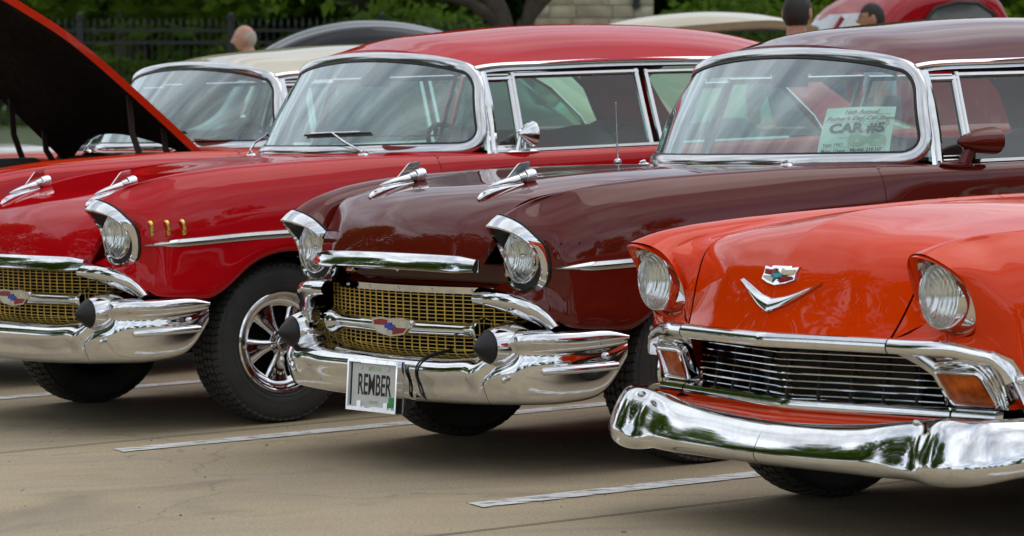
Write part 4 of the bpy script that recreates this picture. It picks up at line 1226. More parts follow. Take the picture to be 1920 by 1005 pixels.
    def arm(s_):
        top = [(0, .712), (.06, .722), (.13, .742), (.197, .763)]; bot = [(0, .672), (.06, .690), (.13, .722), (.197, .757)]
        g = []
        for (y, z), (y2, z2) in zip(top, bot):
            zm = (z + z2) / 2
            g.append([(hx(y, z) + .003, y * s_, z), (hx(y, z) + .012, y * s_, z - .003), (hx(y, zm) + .016, y * s_, zm), (hx(y, z2) + .012, y * s_, z2 + .003), (hx(y, z2) + .003, y * s_, z2)])
        return np.array(g)
    for s_ in (1, -1): em.grid(surf(arm(s_), 20, 9), flip=s_ < 0)
    part('hood_chevron', em, 'chrome', hood)
    ol = [(-.093, .030), (-.05, .026), (-.046, .032), (.046, .032), (.05, .026), (.093, .030), (.086, .012), (.090, -.010), (.05, -.021), (0, -.028), (-.05, -.021), (-.090, -.010), (-.086, .012)]
    z0 = .776; ol = [(y * .9, z * .92) for y, z in ol]
    cm = MB(); cm.prism([(hx(y, z0 + z) + .002, y, z0 + z) for y, z in ol], (1, 0, 0), .009); crest = part('crest', cm, 'chrome', hood)
    def fld(nm, pts, mt, lift=0):
        f = MB(); f.prism([(hx(y, z0 + z) + .0115 + lift, y, z0 + z) for y, z in [(a_ * .9, b2 * .92) for a_, b2 in pts]], (1, 0, 0), .0012); part(nm, f, mt, crest, smooth=False)
    fld('crest_field', [(-.083, .022), (-.04, .020), (-.015, .026), (-.015, .004), (-.078, .006)], 'enamel_red')
    fld('crest_field', [(.083, .022), (.04, .020), (.015, .026), (.015, .004), (.078, .006)], 'enamel_cream')
    fld('crest_field', [(-.078, .001), (-.018, .001), (-.018, -.020), (-.05, -.014), (-.080, -.006)], 'enamel_white')
    fld('crest_field', [(.078, .001), (.018, .001), (.018, -.020), (.05, -.014), (.080, -.006)], 'enamel_red')
    fld('crest_emblem', [(-.030, -.003), (-.010, -.003), (-.010, -.010), (.010, -.010), (.010, -.003), (.030, -.003), (.030, .009), (.010, .009), (.010, .016), (-.010, .016), (-.010, .009), (-.030, .009)], 'enamel_teal', .0012)
    # headlights under the body-coloured brow
    halfO = [(0, .765, .853), (.045, .742, .842), (.082, .705, .815), (.105, .672, .778), (.113, .650, .735), (.110, .634, .690), (.095, .626, .655), (.055, .622, .630), (0, .622, .620)]
    halfI = [(0, .735, .846), (.042, .718, .835), (.076, .688, .808), (.098, .660, .774), (.106, .640, .735), (.103, .626, .692), (.090, .620, .660), (.052, .616, .637), (0, .615, .628)]
    for s_ in (1, -1):
        q = arr(1, s_, 1); yc = .711; lc = arr(.655, yc, .737)
        F = cspl(full_loop(halfO, yc), 96, True); I = cspl(full_loop(halfI, yc), 96, True)
        rad = F - lc; rad[:, 0] = 0; rad /= np.linalg.norm(rad, axis=1)[:, None]
        loops = [F - rad * .006 + arr(-.06, 0, 0), F + rad * .003 + arr(-.032, 0, 0), F + rad * .004 + arr(-.014, 0, 0), F + rad * .001 + arr(-.001, 0, 0), (F + I) / 2 + arr(.004, 0, 0), I, I * .99 + lc * .01 + arr(-.004, 0, 0)]
        bw = MB(); bw.grid(np.array(loops) * q, closed_v=True, flip=s_ < 0); part('headlight_brow', bw, paint_m, body)
        th = np.arctan2(rad[:, 2], rad[:, 1])
        ring = np.array([lc + arr(0, .093 * math.cos(a), .093 * math.sin(a)) for a in th])
        A = I * .99 + lc * .01 + arr(-.003, 0, 0)
        G2 = np.array([A, A * .93 + ring * .07 + arr(-.006, 0, 0), A * .5 + ring * .5 + arr(-.012, 0, 0), ring + arr(-.012, 0, 0)])
        bz = MB(); bz.grid(G2 * q, closed_v=True, flip=s_ < 0); hl = part('headlight', bz, 'chrome', root)
        cc = lc * q
        rg = MB(); rg.lathe([(-.02, .0945), (.012, .094), (.020, .091), (.021, .0875), (.012, .084), (.0, .0835)], cc, 'x', 40); part('lamp_ring', rg, 'chrome', hl)
        rf = MB(); rf.lathe([(.002, .084), (-.012, .075), (-.03, .057), (-.045, .03), (-.05, .001)], cc, 'x', 32); part('lamp_bowl', rf, 'reflector', hl)
        ln = MB(); ln.lathe([(.006, .084), (.020, .070), (.030, .047), (.036, .022), (.037, .0005)], cc, 'x', 32); part('lamp_lens', ln, 'lens_fluted', hl)
        for c in ((.645, yc - .078, .800), (.628, yc + .082, .672)):
            b_ = MB(); b_.ell(arr(*c) * q, (.004, .006, .006), 8, 5); part('bezel_screw', b_, 'steel_trim', hl)
    # top moulding of the grille with corner turn-downs
    ys = np.linspace(-.84, .84, 61)
    def mx(y): return .775 - .075 * (abs(y) / .51) if abs(y) < .51 else .700 - .115 * ((abs(y) - .51) / .33) ** 1.3
    prof = [(-.021, -.02), (-.022, .002), (-.016, .012), (-.002, .019), (.012, .017), (.022, .008), (.023, -.02)]
    P = np.array([(mx(y), y, .594 - .004 * abs(y) - .012 * max(0, (abs(y) - .5) / .34) ** 2) for y in ys])
    for s_ in (1, -1):
        q = arr(1, s_, 1); sl = [arr(mx(y), y, .594 - .004 * y - .012 * max(0, (y - .5) / .34) ** 2) for y in np.linspace(.514, .84, 13)]
        e = cspl(np.array([sl[0], sl[4], sl[8], arr(.605, .80, .572), arr(.585, .848, .560), arr(.572, .876, .532), arr(.564, .888, .500)]), 40)
        nn_ = cspl(np.array([nrm((1, .1, .12)), nrm((1, .3, .12)), nrm((1, .4, .1)), nrm((1, .55, .1)), nrm((.9, .8, .1)), nrm((.8, .9, .0)), nrm((.8, .9, 0))]), 40)
        mm = MB(); pf = [(a_ * -1 if s_ < 0 else a_, b2) for a_, b2 in prof]; mm.sweep(e * q, pf, nn_ * q); part('grille_moulding', mm, 'chrome', root)
    sl = np.array([arr(mx(y), y, .594 - .004 * abs(y)) for y in np.linspace(-.510, .510, 41)]); mm = MB(); mm.sweep(sl, prof, np.array([nrm((1, 0, .12)) for p in sl])); part('grille_moulding', mm, 'chrome', root)
    gb = MB(); gb.box((.50, 0, .48), (.02, 1.4, .24)); gb.box((.54, 0, .37), (.14, 1.4, .02)); part('grille_back', gb, 'underbody', root)
    rd = MB(); rd.box((.535, .05, .48), (.012, .75, .18)); part('radiator', rd, 'dark_interior', root)
    def bx(y): return .712 - .112 * (abs(y) / .59)
    for k in range(7):
        z = .552 - .0212 * k
        b_ = MB(); ys = np.linspace(-.600 + .0 * k, .600, 31)
        b_.sweep([(bx(y) - .0035 * k, y, z) for y in ys], [(-.0032, -.010), (-.0034, 0), (-.0022, .003), (.0, .004), (.0022, .003), (.0034, 0), (.0032, -.010)], (1, 0, .05)); part('grille_bar', b_, 'chrome', root)
    for y in np.linspace(-.5, .5, 9):
        b_ = MB(); b_.box((bx(y) - .035, y, .487), (.02, .006, .16), Matrix.Rotation(-.17, 3, 'Y')); part('grille_upright', b_, 'dark_interior', root)
    # lower moulding
    for a, b2 in ((-.66, .66), (.668, .83), (-.83, -.668)):
        ys = np.linspace(a, b2, 41 if a < 0 < b2 else 9)
        lm = MB(); lm.sweep([(.700 - .105 * (abs(y) / .69) ** 1.0, y, .396) for y in ys], [(-.020, -.02), (-.021, .0), (-.013, .010), (.0, .013), (.012, .010), (.019, .002), (.020, -.02)], (1, 0, .25)); part('grille_sill', lm, 'chrome', root)
    # amber lamps in bright frames
    for s_ in (1, -1):
        q = arr(1, s_, 1)
        cor = [arr(.637, .632, .524), arr(.608, .800, .521), arr(.562, .822, .426), arr(.588, .654, .426)]
        cen = sum(cor) / 4; pts = []
        for k in range(4):
            c, p, n_ = cor[k], cor[k - 1], cor[(k + 1) % 4]
            for t in np.linspace(0, 1, 6):
                a = c + nrm(p - c) * .018 * (1 - t); b2 = c + nrm(n_ - c) * .018 * t
                pts.append(c + nrm(p - c) * .018 * (1 - t) ** 2 + nrm(n_ - c) * .018 * t ** 2)
        nl = nrm(np.cross(cor[1] - cor[0], cor[3] - cor[0])); nl = nl if nl[0] > 0 else -nl
        fm = MB(); fm.sweep(np.array(pts) * q, [(-.006, -.02), (-.007, .005), (-.003, .011), (.003, .010), (.007, .003), (.006, -.02)], nl * q, closed=True); fo = part('turn_lamp', fm, 'chrome', root)
        lm = MB(); g = []
        for v in np.linspace(0, 1, 7):
            a = cor[0] * (1 - v) + cor[3] * v; b2 = cor[1] * (1 - v) + cor[2] * v
            g.append([a * (1 - u) + b2 * u + nl * (-.010 + .012 * math.sin(PI * u) * math.sin(PI * v)) for u in np.linspace(0, 1, 9)])
        lm.grid(np.array(g) * q); part('amber_lens', lm, 'amber_lens', fo)
        # housing around the lamp
        hb = MB(); rows = []
        A = [arr(.690, .50, .578), arr(.65, .62, .575), arr(.615, .76, .57), arr(.57, .86, .555)]
        B = [arr(.62, .585, .515), arr(.612, .63, .53), arr(.592, .78, .527), arr(.555, .855, .50)]
        C = [arr(.575, .60, .42), arr(.565, .64, .42), arr(.545, .80, .415), arr(.50, .875, .42)]
        hb.grid(surf([A, B, C], 12, 18) * q, flip=s_ < 0); part('lamp_housing', hb, 'chrome', root)
        for k in range(4):
            t = k / 4; rb = MB()
            pth = [arr(.640 - .01 * k, .64 - .012 * k, .538 + .008 * k), arr(.628 - .01 * k, .70, .545 + .008 * k), arr(.614 - .008 * k, .79 + .006 * k, .535 + .006 * k), arr(.585 - .006 * k, .825 + .008 * k, .48), arr(.562, .838 + .008 * k, .42)]
            rb.tube(cspl(np.array(pth), 24) * q, .0035, 6); part('housing_rib', rb, 'chrome', root)
        # end cap wrapping on to the fender and the side moulding
        ec = MB(); g = [[arr(.60, .842, .588), arr(.592, .868, .578), arr(.565, .892, .562)], [arr(.575, .862, .53), arr(.566, .884, .525), arr(.54, .902, .52)], [arr(.545, .868, .47), arr(.536, .886, .47), arr(.51, .905, .475)], [arr(.515, .87, .41), arr(.50, .888, .41), arr(.48, .905, .415)]]
        ec.grid(surf(g, 14, 10) * q, flip=s_ < 0); part('grille_end', ec, 'chrome', root)
        sm = MB(); sm.tube(cspl(np.array([arr(.565, .898, .505), arr(.52, .910, .503), arr(.46, .918, .502), arr(.40, .922, .502)]), 16) * q, [.006] + [.013] * 14 + [.008], 10); part('side_moulding', sm, 'chrome', root)
        pm = MB(); g = [[arr(.53, .908, .482), arr(.46, .918, .480), arr(.40, .924, .480)], [arr(.505, .915, .43), arr(.44, .925, .43), arr(.39, .93, .43)], [arr(.485, .916, .39), arr(.42, .926, .385), arr(.38, .93, .385)]]
        pm.grid(surf(g, 8, 8) * q, flip=s_ < 0); po = part('side_plate', pm, 'steel_trim', root)
        sl = MB(); sl.ell(arr(.46, .925, .435) * q, (.05, .008, .022), 14, 8); part('side_slot', sl, 'black_trim', po)
    # valance above the bumper
    vm = MB(); rows = []
    for y in np.linspace(-.90, .90, 13):
        x0 = .690 - .105 * (abs(y) / .69); rows.append([(x0, y, .380), (x0 + .02, y, .374), (x0 + .05, y, .362), (x0 + .06, y, .33)])
    vm.grid(surf(rows, 50, 10)); part('valance', vm, paint_m, root)
    # bumper
    plan = [(0, .800), (.2, .797), (.4, .788), (.55, .780), (.66, .772), (.70, .770), (.76, .768), (.85, .745), (.92, .695), (.962, .60), (.972, .44)]
    rows = []
    for i, (y, x) in enumerate(plan):
        zt = float(np.interp(y, [0, .3, .5, .62, .69, .76, .97], [.352, .356, .372, .386, .392, .402, .400])); zb = float(np.interp(y, [0, .5, .66, .75, .97], [.222, .222, .222, .212, .218]))
        if y > .9: zb += .02 * (y - .9) / .07
        n_ = nrm((1, .06 + .0 * y, 0)) if y < .8 else nrm((math.cos((y - .8) / .172 * 1.45), math.sin((y - .8) / .172 * 1.45), 0))
        pin = .013 if abs(y - .685) < .03 else 0
        row = []
        for o_, f in ((-.085, .985), (-.058, 1.0), (-.042, .97), (-.018, .82), (.001, .62), (.014, .44), (.020, .31), (.017, .19), (.003, .075), (-.03, .0), (-.08, .01)):
            oo = o_ - pin * (1 if f > .3 else .4); row.append((x + n_[0] * oo, y + n_[1] * oo, zb + (zt - zb) * f))
        rows.append(row)
    GB = surf(rows, 120, 48)
    for s_ in (1, -1):
        b_ = MB(); g_ = GB.copy(); g_[0] += arr(0, .0012, 0); b_.grid(g_ * arr(1, s_, 1), flip=s_ < 0); bo = part('bumper', b_, 'chrome', root)
        bo2 = MB(); bo2.ell((.748, .690 * s_, .389), (.014, .014, .010), 12, 7); part('bumper_bolt', bo2, 'steel_trim', bo)
    # cabin, wheels and the rest of the shell
    greenhouse(root, paint_m, 'steel_trim', -.125); interior(root, -.12); undercarriage(root, .78)
    cw = MB(); rows = []
    for t in (0, .5, 1):
        a = [(-.61, 0, .953), (-.62, .2, .950), (-.67, .4, .944), (-.735, .58, .935), (-.775, .70, .928), (-.80, .80, .92)]
        b2 = [(-.65, 0, .958), (-.68, .22, .958), (-.765, .47, .957), (-.88, .64, .955), (-.985, .77, .947), (-1.09, .845, .933)]
        half = [tuple(arr(*p) * (1 - t) + arr(*q_) * t) for p, q_ in zip(a, b2)]
        rows.append([(p, -q_, r_) for p, q_, r_ in half[:0:-1]] + half)
    cw.grid(surf(rows, 6, 50)); part('cowl', cw, paint_m, body)
    ob = set(root.children); rear_end(root, paint_m)
    for o in set(root.children) - ob: o.location.z -= .12
    for x in (0, -2.92):
        for s_ in (1, -1): place_wheel(root, x, s_)
    ZC, YC, ZB, FRONT, TAPER = keep
    return root
# ------------------------------------------------------------------ the row of cars
GROUP = 'vintage cars parked side by side'
m_root, m_body, m_doors, m_hood, m_bump, m_wp, m_wn = car57('vintage_sedan', 'dark maroon 1950s sedan with its hood ajar and a plate reading REMBER', .200, 13.481, .591, 'maroon_paint', hood_angle=.06, ride=-.042, pitch=.0079, louvers=False, bulb=True, mirror='paint', rail='steel_trim', wipers=False, group=GROUP)
r_root, *_ = car57('vintage_sedan', 'bright red 1950s sedan with three gold fender louvers', -1.446, 15.518, .630, 'red_paint', louvers=True, group=GROUP)
l_root, *_ = car57('vintage_sedan', 'orange red 1950s sedan with a cream roof and its hood propped open', -2.46, 17.95, .63, 'orange_red_paint', roof_m='cream_paint', hood_angle=R(44), louvers=False, mirror=None, crown=.78, group=GROUP)
o_root = car56('vintage_sedan', 'shiny orange 1950s sedan with a chrome chevron on its hood at the right', 1.389, 11.063, .552, 'orange_paint', GROUP)
# ------------------------------------------------------------------ things on the front cars
def add_plate():
    fr = MB(); T = Matrix.Translation((.892, .062, .336)) @ Matrix.Rotation(-.09, 4, 'Y')
    def tr(p): return tuple(T @ Vector(p))
    def tbox(mb, c, d_):
        m0 = MB(); m0.box(c, d_); mb.add([tr(v) for v in m0.v], m0.f)
    w, h = .160, .083
    tbox(fr, (0, 0, h + .004), (.03, 2 * w + .016, .012)); tbox(fr, (0, 0, -h - .004), (.03, 2 * w + .016, .012))
    tbox(fr, (0, w + .004, 0), (.03, .010, 2 * h)); tbox(fr, (0, -w - .004, 0), (.03, .010, 2 * h))
    tbox(fr, (-.012, 0, 0), (.004, 2 * w, 2 * h))
    root = part('license_plate', fr, 'chrome', m_bump, smooth=False)
    sd = MB()
    for s_ in (1, -1):
        sd.prism([tr((-.015, s_ * (w + .009), h)), tr((-.015, s_ * (w + .009), -h - .01)), (.835, .062 + s_ * (w + .012), .272), (.828, .062 + s_ * (w + .012), .335), (.832, .062 + s_ * (w + .012), .40)], (0, s_, 0), .004)
    sd.prism([tr((-.015, -w, -h - .008)), tr((-.015, w, -h - .008)), (.835, .062 + w, .272), (.835, .062 - w, .272)], (0, 0, -1), .004)
    part('plate_box', sd, 'chrome', root, smooth=False)
    pm = MB(); tbox(pm, (.000, 0, 0), (.004, .304, .153)); pl = part('plate_sheet', pm, 'plate_white', root, smooth=False)
    B = T @ basis((.0026, 0, 0), (0, 1, 0), (0, 0, 1))
    def off(y, z): return B @ Matrix.Translation((y, z, 0))
    text_mesh('plate_letters', 'REMBER', 'ink_black', .106, pl, off(0, -.002), .0012, 0, .60)
    text_mesh('plate_print', 'MISSOURI', 'ink_pale', .020, pl, off(0, .058), .0004)
    text_mesh('plate_print', 'HISTORIC', 'ink_pale', .014, pl, off(0, -.060), .0003)
    gm = MB(); tbox(gm, (.0032, .118, -.055), (.0014, .034, .036)); part('plate_sticker', gm, 'plate_green', pl, smooth=False)
    for y in (-.09, .09):
        tb = MB(); tbox(tb, (.006, y, -.072), (.008, .026, .028)); part('plate_clip', tb, 'chrome', root, smooth=False)
        tb = MB(); tb.ell(tr((.004, y, .062)), (.004, .008, .008), 10, 6); part('plate_bolt', tb, 'plate_white', root)
    # loose black cord hanging over the bumper
    cb = MB(); P = [(.3 + (x - .3) * .993 + dx, y, z + .004) for x, y, z, dx in ((.70, .285, .462, .0), (.775, .282, .450, .001), (.818, .282, .437, .003), (.842, .279, .419, .005), (.850, .275, .396, .006), (.845, .270, .372, .006), (.838, .270, .350, .006), (.829, .282, .306, .006), (.80, .298, .283, .003))]
    cb.tube(cspl(np.array(P), 40), .0036, 8); part('bumper_cord', cb, 'rubber', m_bump)
    # hood latch parts in the gap under the raised hood
    lm = MB(); lm.tube([(.70, -.06, .70), (.705, .02, .735), (.70, .10, .742)], .006, 6); lm.tube([(.70, -.40, .69), (.71, -.33, .705)], .012, 8); part('hood_latch', lm, 'chrome', m_root)
add_plate()
am = MB(); am.ell((-.80, -.765, 1.028), (.016, .016, .016), 12, 7); am.tube([(-.80, -.765, 1.035), (-.80, -.765, 1.105), (-.80, -.765, 1.106), (-.80, -.765, 1.18), (-.80, -.765, 1.181), (-.80, -.765, 1.262)], [.0040, .0040, .0026, .0026, .0016, .0016], 8)
am.ell((-.80, -.765, 1.264), (.0035, .0035, .0035), 8, 5)
part('antenna', am, 'steel_trim', m_root)

def sheet_on_glass(wp, wn, quad, root, label, lines):
    """a letter-size paper leaning behind the windshield: quad = (u,v) of its corners bl, br, tr, tl on the glass"""
    mb = MB(); g = []
    def pos(s, t, lift=-.016):
        u = (quad[0][0] * (1 - s) + quad[1][0] * s) * (1 - t) + (quad[3][0] * (1 - s) + quad[2][0] * s) * t
        v = (quad[0][1] * (1 - s) + quad[1][1] * s) * (1 - t) + (quad[3][1] * (1 - s) + quad[2][1] * s) * t
        return wp(u, v) + wn(u, v) * lift
    for t in np.linspace(0, 1, 13): g.append([pos(s, t) for s in np.linspace(0, 1, 17)])
    mb.grid(np.array(g)); bk = np.array([[pos(s, t, -.0175) for s in np.linspace(0, 1, 17)] for t in np.linspace(0, 1, 13)]); mb.grid(bk, flip=True)
    pap = part('show_card', mb, 'paper_green', None); tag(pap, label, 'paper sign'); pap.matrix_world = M_WORLD(root)
    for (txt, mat, size, s, t, bold, shear, sx) in lines:
        o = text_mesh('card_print', txt, mat, size, pap, Matrix.Identity(4), bold, shear, sx, 0.0)
        bm = bmesh.new(); bm.from_mesh(o.data); bmesh.ops.triangulate(bm, faces=bm.faces); bm.to_mesh(o.data); bm.free()
        for vtx in o.data.vertices:
            vtx.co = Vector(pos(s + vtx.co.x / .280, t + vtx.co.y / .216, -.0145 + (.0006 if mat == 'ink_pale' else .0012 if mat != 'ink_black' else .0018)))
    return pap, pos
def M_WORLD(root):
    return Matrix.Translation(root.location) @ root.rotation_euler.to_matrix().to_4x4() @ Matrix.Translation((0, 0, -.042)) @ Matrix.Rotation(-.0079, 4, 'Y')
SIGN_UV = [(.0, .545), (.0, .815), (.565, .848), (.50, .517)]
card, cpos = sheet_on_glass(m_wp, m_wn, SIGN_UV, m_root, 'pale green show card reading CAR #5 behind the maroon windshield', [
    ('16th Annual', 'ink_red', .022, .50, .90, .0004, .35, 1.25), ("Father's Day Car Show", 'ink_red', .022, .52, .775, .0004, .35, 1.3),
    ('ROUTE', 'ink_pale', .040, .70, .70, .001, 0, 1.1), ('66', 'ink_pale', .095, .66, .40, .004, 0, 1.6),
    ('CAR #5', 'ink_black', .052, .50, .585, .0022, 0, 1.25), ('Line at the Registration Table', 'ink_pale', .010, .54, .42, .0002, 0, 1.3),
    ('Year: 1957', 'ink_black', .017, .20, .285, .0002, 0, 1.05), ('Make: Chevy', 'ink_black', .017, .22, .175, .0002, 0, 1.05), ('Model: 210 HT', 'ink_black', .018, .67, .185, .0005, 0, 1.1),
    ('Other Information: Classic Chevy Club of Springfield', 'ink_black', .010, .42, .055, .0001, 0, 1.15)])
def card_line(pts, r_, mat, lift):
    mb = MB(); mb.tube([cpos(s, t, lift) for s, t in pts], r_, 4, flat=1.0); part('card_rule', mb, mat, card)
card_line([(.02 + .04 * k, .72 - .001 * k) for k in range(24)], .0006, 'ink_teal', -.0148)
card_line([(.30 + .04 * k, .86) for k in range(17)], .0006, 'ink_teal', -.0148)
card_line([(.02 + .04 * k, .245) for k in range(11)], .0005, 'ink_pale', -.0148); card_line([(.02 + .04 * k, .135) for k in range(24)], .0005, 'ink_pale', -.0148)
sh = [(.52, .78), (.60, .84), (.69, .80), (.78, .84), (.86, .79), (.94, .70), (.88, .56), (.92, .38), (.88, .20), (.74, .12), (.68, .06), (.60, .12), (.46, .18), (.41, .36), (.46, .55), (.50, .68), (.52, .78)]
card_line(cspl(np.array([(a, b_, 0) for a, b_ in sh]), 60)[:, :2], .0011, 'ink_pale', -.0149)

def dash_paper(root, c, w, h, rz, label, ride=0.0):
    mb = MB(); g = []
    for t in np.linspace(0, 1, 7): g.append([(h * (t - .5), w * (s - .5), .02 * (s - .35) ** 2 * 2 + .012 * t * t) for s in np.linspace(0, 1, 11)])
    G = np.array(g); mb.grid(G); mb.grid(G - arr(0, 0, .001), flip=True)
    o = part('show_card', mb, 'paper_green'); tag(o, label, 'paper sign')
    o.matrix_world = Matrix.Translation(root.location) @ root.rotation_euler.to_matrix().to_4x4() @ Matrix.Translation((c[0], c[1], c[2] + ride)) @ Matrix.Rotation(rz, 4, 'Z')
    text_mesh('card_print', 'CAR', 'ink_pale', .05, o, basis((-.01, 0, .036), (0, 1, 0), (-1, 0, .25)), .001)
    return o
dash_paper(r_root, (-.90, .47, 1.082), .30, .20, -.6, 'pale green show card lying on the red dashboard')
dash_paper(l_root, (-.90, .47, 1.10), .30, .20, -.6, 'pale green show card curled on the dashboard under the cream roof')
GT = 'trees behind the iron fence'
tree('broad dark tree with a thick brown trunk behind the left fence', -6.85, 66, 10.5, 1.9, 4.6, 15000, .17, 'leaf_dark', .30, 3, GT, lean=.15)
tree('leafy tree at the far left edge behind the fence', -11.5, 70, 10, 1.5, 4.4, 11000, .18, 'leaf_mid', .22, 4, GT)
tree('dense green tree above the black car roof', -2.9, 72, 9.5, 1.2, 3.9, 12000, .17, 'leaf_dark', .20, 5, GT)
tree('dark tree standing close behind the stone pier', 1.2, 75, 10.5, 1.6, 4.2, 10000, .18, 'leaf_dark', .22, 6, GT)
tree('green tree behind the fence right of the stone pier', 5.2, 72, 10, 1.6, 3.9, 10000, .18, 'leaf_mid', .20, 8, GT)
tree('mid green tree behind the red pickup', 9.6, 70, 9, 1.4, 4.0, 9000, .18, 'leaf_mid', .2, 9, GT)
tree('tree at the far right edge behind the fence', 13.8, 74, 10, 1.4, 4.2, 8000, .18, 'leaf_dark', .2, 10, GT)
# the forked tree in front of the fence
def forked_tree():
    x, y = -.02, 50; z0 = gz(x, y); root = thing('tree', 'small forked tree with a crooked trunk beside the stone pier', 'tree', (x, y, z0), (0, TILT, 0))
    tm = MB(); tm.tube(cspl(np.array([(.05, 0, -.1), (.02, 0, .9), (-.04, 0, 1.5), (-.10, 0, 1.85), (-.3, .05, 2.15), (-.8, .1, 2.6), (-1.6, .2, 3.3)]), 26), np.linspace(.21, .07, 26), 12); part('trunk', tm, 'bark', root)
    for pth in ([(.0, 0, 1.35), (.30, -.05, 1.75), (.55, -.1, 2.05), (1.0, -.1, 2.4), (1.7, 0, 3.1)], [(.28, -.05, 1.7), (.36, -.1, 2.2), (.2, -.1, 3.0)], [(-.06, 0, 1.65), (-.5, -.1, 1.98), (-1.1, -.2, 2.12), (-1.9, -.3, 2.35)], [(-.2, 0, 2.05), (.0, .2, 2.8), (.1, .2, 3.6)]):
        lb = MB(); lb.tube(cspl(np.array(pth), 12), np.linspace(.10, .035, 12), 8); part('limb', lb, 'bark', root)
    cm = MB()
    cen = [(-2.0, -.6, 3.0), (-1.2, .3, 3.5), (-.2, 0, 4.0), (.9, .2, 3.7), (1.8, 0, 3.4), (-.6, -.5, 4.6), (.5, .4, 4.8), (-2.8, -.4, 3.6), (-3.3, -.6, 2.95), (-1.7, -.7, 2.75)]
    rad = [(.7, .7, .5), (.8, .8, .6), (.9, .9, .6), (.8, .8, .6), (.7, .7, .6), (.9, .9, .6), (.9, .9, .6), (.6, .6, .6), (.55, .5, .62), (.5, .5, .42)]
    leaf_cloud(cm, cen, rad, 5200, .13); part('crown', cm, 'leaf_bright', root, smooth=False)
    # the drooping bright leaf sprays that hang into the picture, leaf by leaf
    dm = MB(); r3 = random.Random(2)
    for k in range(26):
        bx = r3.uniform(-3.35, -2.3) if k < 18 else r3.uniform(-1.9, -1.5); bz = r3.uniform(1.95, 2.35); by = -.8 + r3.uniform(-.3, .3)
        L = r3.uniform(.16, .26); w = L * .28; a = r3.uniform(-.5, .5)
        p = arr(bx, by, bz); d_ = arr(math.sin(a) * .6, r3.uniform(-.2, .2), -1); d_ = nrm(d_); s = nrm(np.cross(d_, (r3.uniform(-.4, .4), -1, 0)))
        dm = MB(); dm.add([p, p + d_ * L * .35 + s * w, p + d_ * L, p + d_ * L * .35 - s * w], [(0, 1, 2, 3)]); lf = part('leaf', dm, 'leaf_bright', root, smooth=False)
forked_tree()
def shrub(label, x, y, w, h, n, leaf):
    r_ = thing('shrub', label, 'shrub', (x, y, gz(0, 60) - TILT * x), (0, TILT, 0), 'shrubs behind the iron fence')
    sm = MB()
    for k in range(5): sm.tube([(0, 0, 0), (.15 * math.cos(k * 1.3), .15 * math.sin(k * 1.3), h * .4), (w * .5 * math.cos(k * 1.3), w * .4 * math.sin(k * 1.3), h * .75)], [.03, .02, .01], 6)
    part('stem', sm, 'bark', r_); cm = MB()
    leaf_cloud(cm, [(w * .5 * math.cos(k * 2.4) * (k % 3) / 2, w * .4 * math.sin(k * 2.4), h * (.3 + .09 * k)) for k in range(7)], [(w * .42, w * .4, h * .26)] * 7, n, .10); part('leaves', cm, leaf, r_, smooth=False)
shrub('bright yellow green shrub behind the fence beside the thick trunk', -7.6, 63.2, 1.9, 1.25, 2600, 'leaf_bright')
shrub('bright green shrub behind the fence left of the black car roof', -5.4, 63.6, 1.5, 1.5, 2000, 'leaf_bright')
shrub('fresh green shrub low behind the fence above the black car roof', -2.0, 64.0, 2.4, 2.1, 3000, 'leaf_bright')
shrub('fresh green shrub behind the fence right of the stone pier', 3.6, 63.5, 2.0, 2.3, 2800, 'leaf_bright')
shrub('green shrub behind the fence near the red pickup', 6.2, 63.8, 2.2, 2.2, 2600, 'leaf_mid')
# undergrowth along the fence, too thick to count
hm = MB(); cen, rad = [], []
r3 = random.Random(12)
for k in range(150):
    x = r3.uniform(-20, 20); y = r3.uniform(76, 84); cen.append((x, y, gz(0, 60) - TILT * x + r3.uniform(.5, 4.4))); rad.append((r3.uniform(1, 1.8), 1.2, r3.uniform(.6, 1.3)))
leaf_cloud(hm, cen, rad, 46000, .25)
o = struct('undergrowth', hm, 'leaf_dark', kind='stuff')
fw = MB(); leaf_cloud(fw, [(x, 112 + 3 * math.sin(x), 4.0 + 1.5 * math.sin(x * .37)) for x in np.linspace(-34, 34, 30)], [(2.6, 2.0, 4.6)] * 30, 16000, .62); struct('far_wood', fw, 'leaf_dark', kind='stuff')
gm_ = MB(); leaf_cloud(gm_, [(x, r3.uniform(62.5, 66), gz(0, 60) - TILT * x + .12) for x in np.linspace(-16, 16, 50)], [(.9, 1.2, .22)] * 50, 9000, .10)
struct('grass', gm_, 'leaf_bright', kind='stuff')

# ---- iron fence
simple('iron', (.016, .017, .017), .5)
def fence(label, x0, x1, y):
    root = thing('iron_fence', label, 'fence', ((x0 + x1) / 2, y, gz((x0 + x1) / 2, y)), (0, TILT, 0), 'black iron fence panels')
    L = x1 - x0; H = 1.82
    post = MB(); post.box((0, 0, H / 2 - .1), (.11, .11, H + .2)); post.box((0, 0, H + .02), (.14, .14, .05)); post.ell((0, 0, H + .07), (.05, .05, .05), 8, 6); pme = post.mesh('post', 'iron')
    pk = MB(); pk.box((0, 0, .86), (.015, .015, 1.72)); pk.add([(-.022, 0, 1.72), (0, -.01, 1.76), (.022, 0, 1.72), (0, .01, 1.86)], [(0, 1, 3), (1, 2, 3), (2, 0, 3)]); kme = pk.mesh('picket', 'iron')
    for z in (.18, 1.44, 1.64):
        rb = MB(); rb.box((0, 0, z), (L, .04, .045)); part('rail', rb, 'iron', root)
    n = max(1, round(L / 2.42))
    for k in range(n + 1): link('post', pme, root, (-L / 2 + L * k / n, 0, 0))
    m_ = int(L / .118)
    for k in range(1, m_): link('picket', kme, root, (-L / 2 + L * k / m_, 0, 0))
fence('black iron picket fence running left of the stone pier', -14.5, .42, 60)
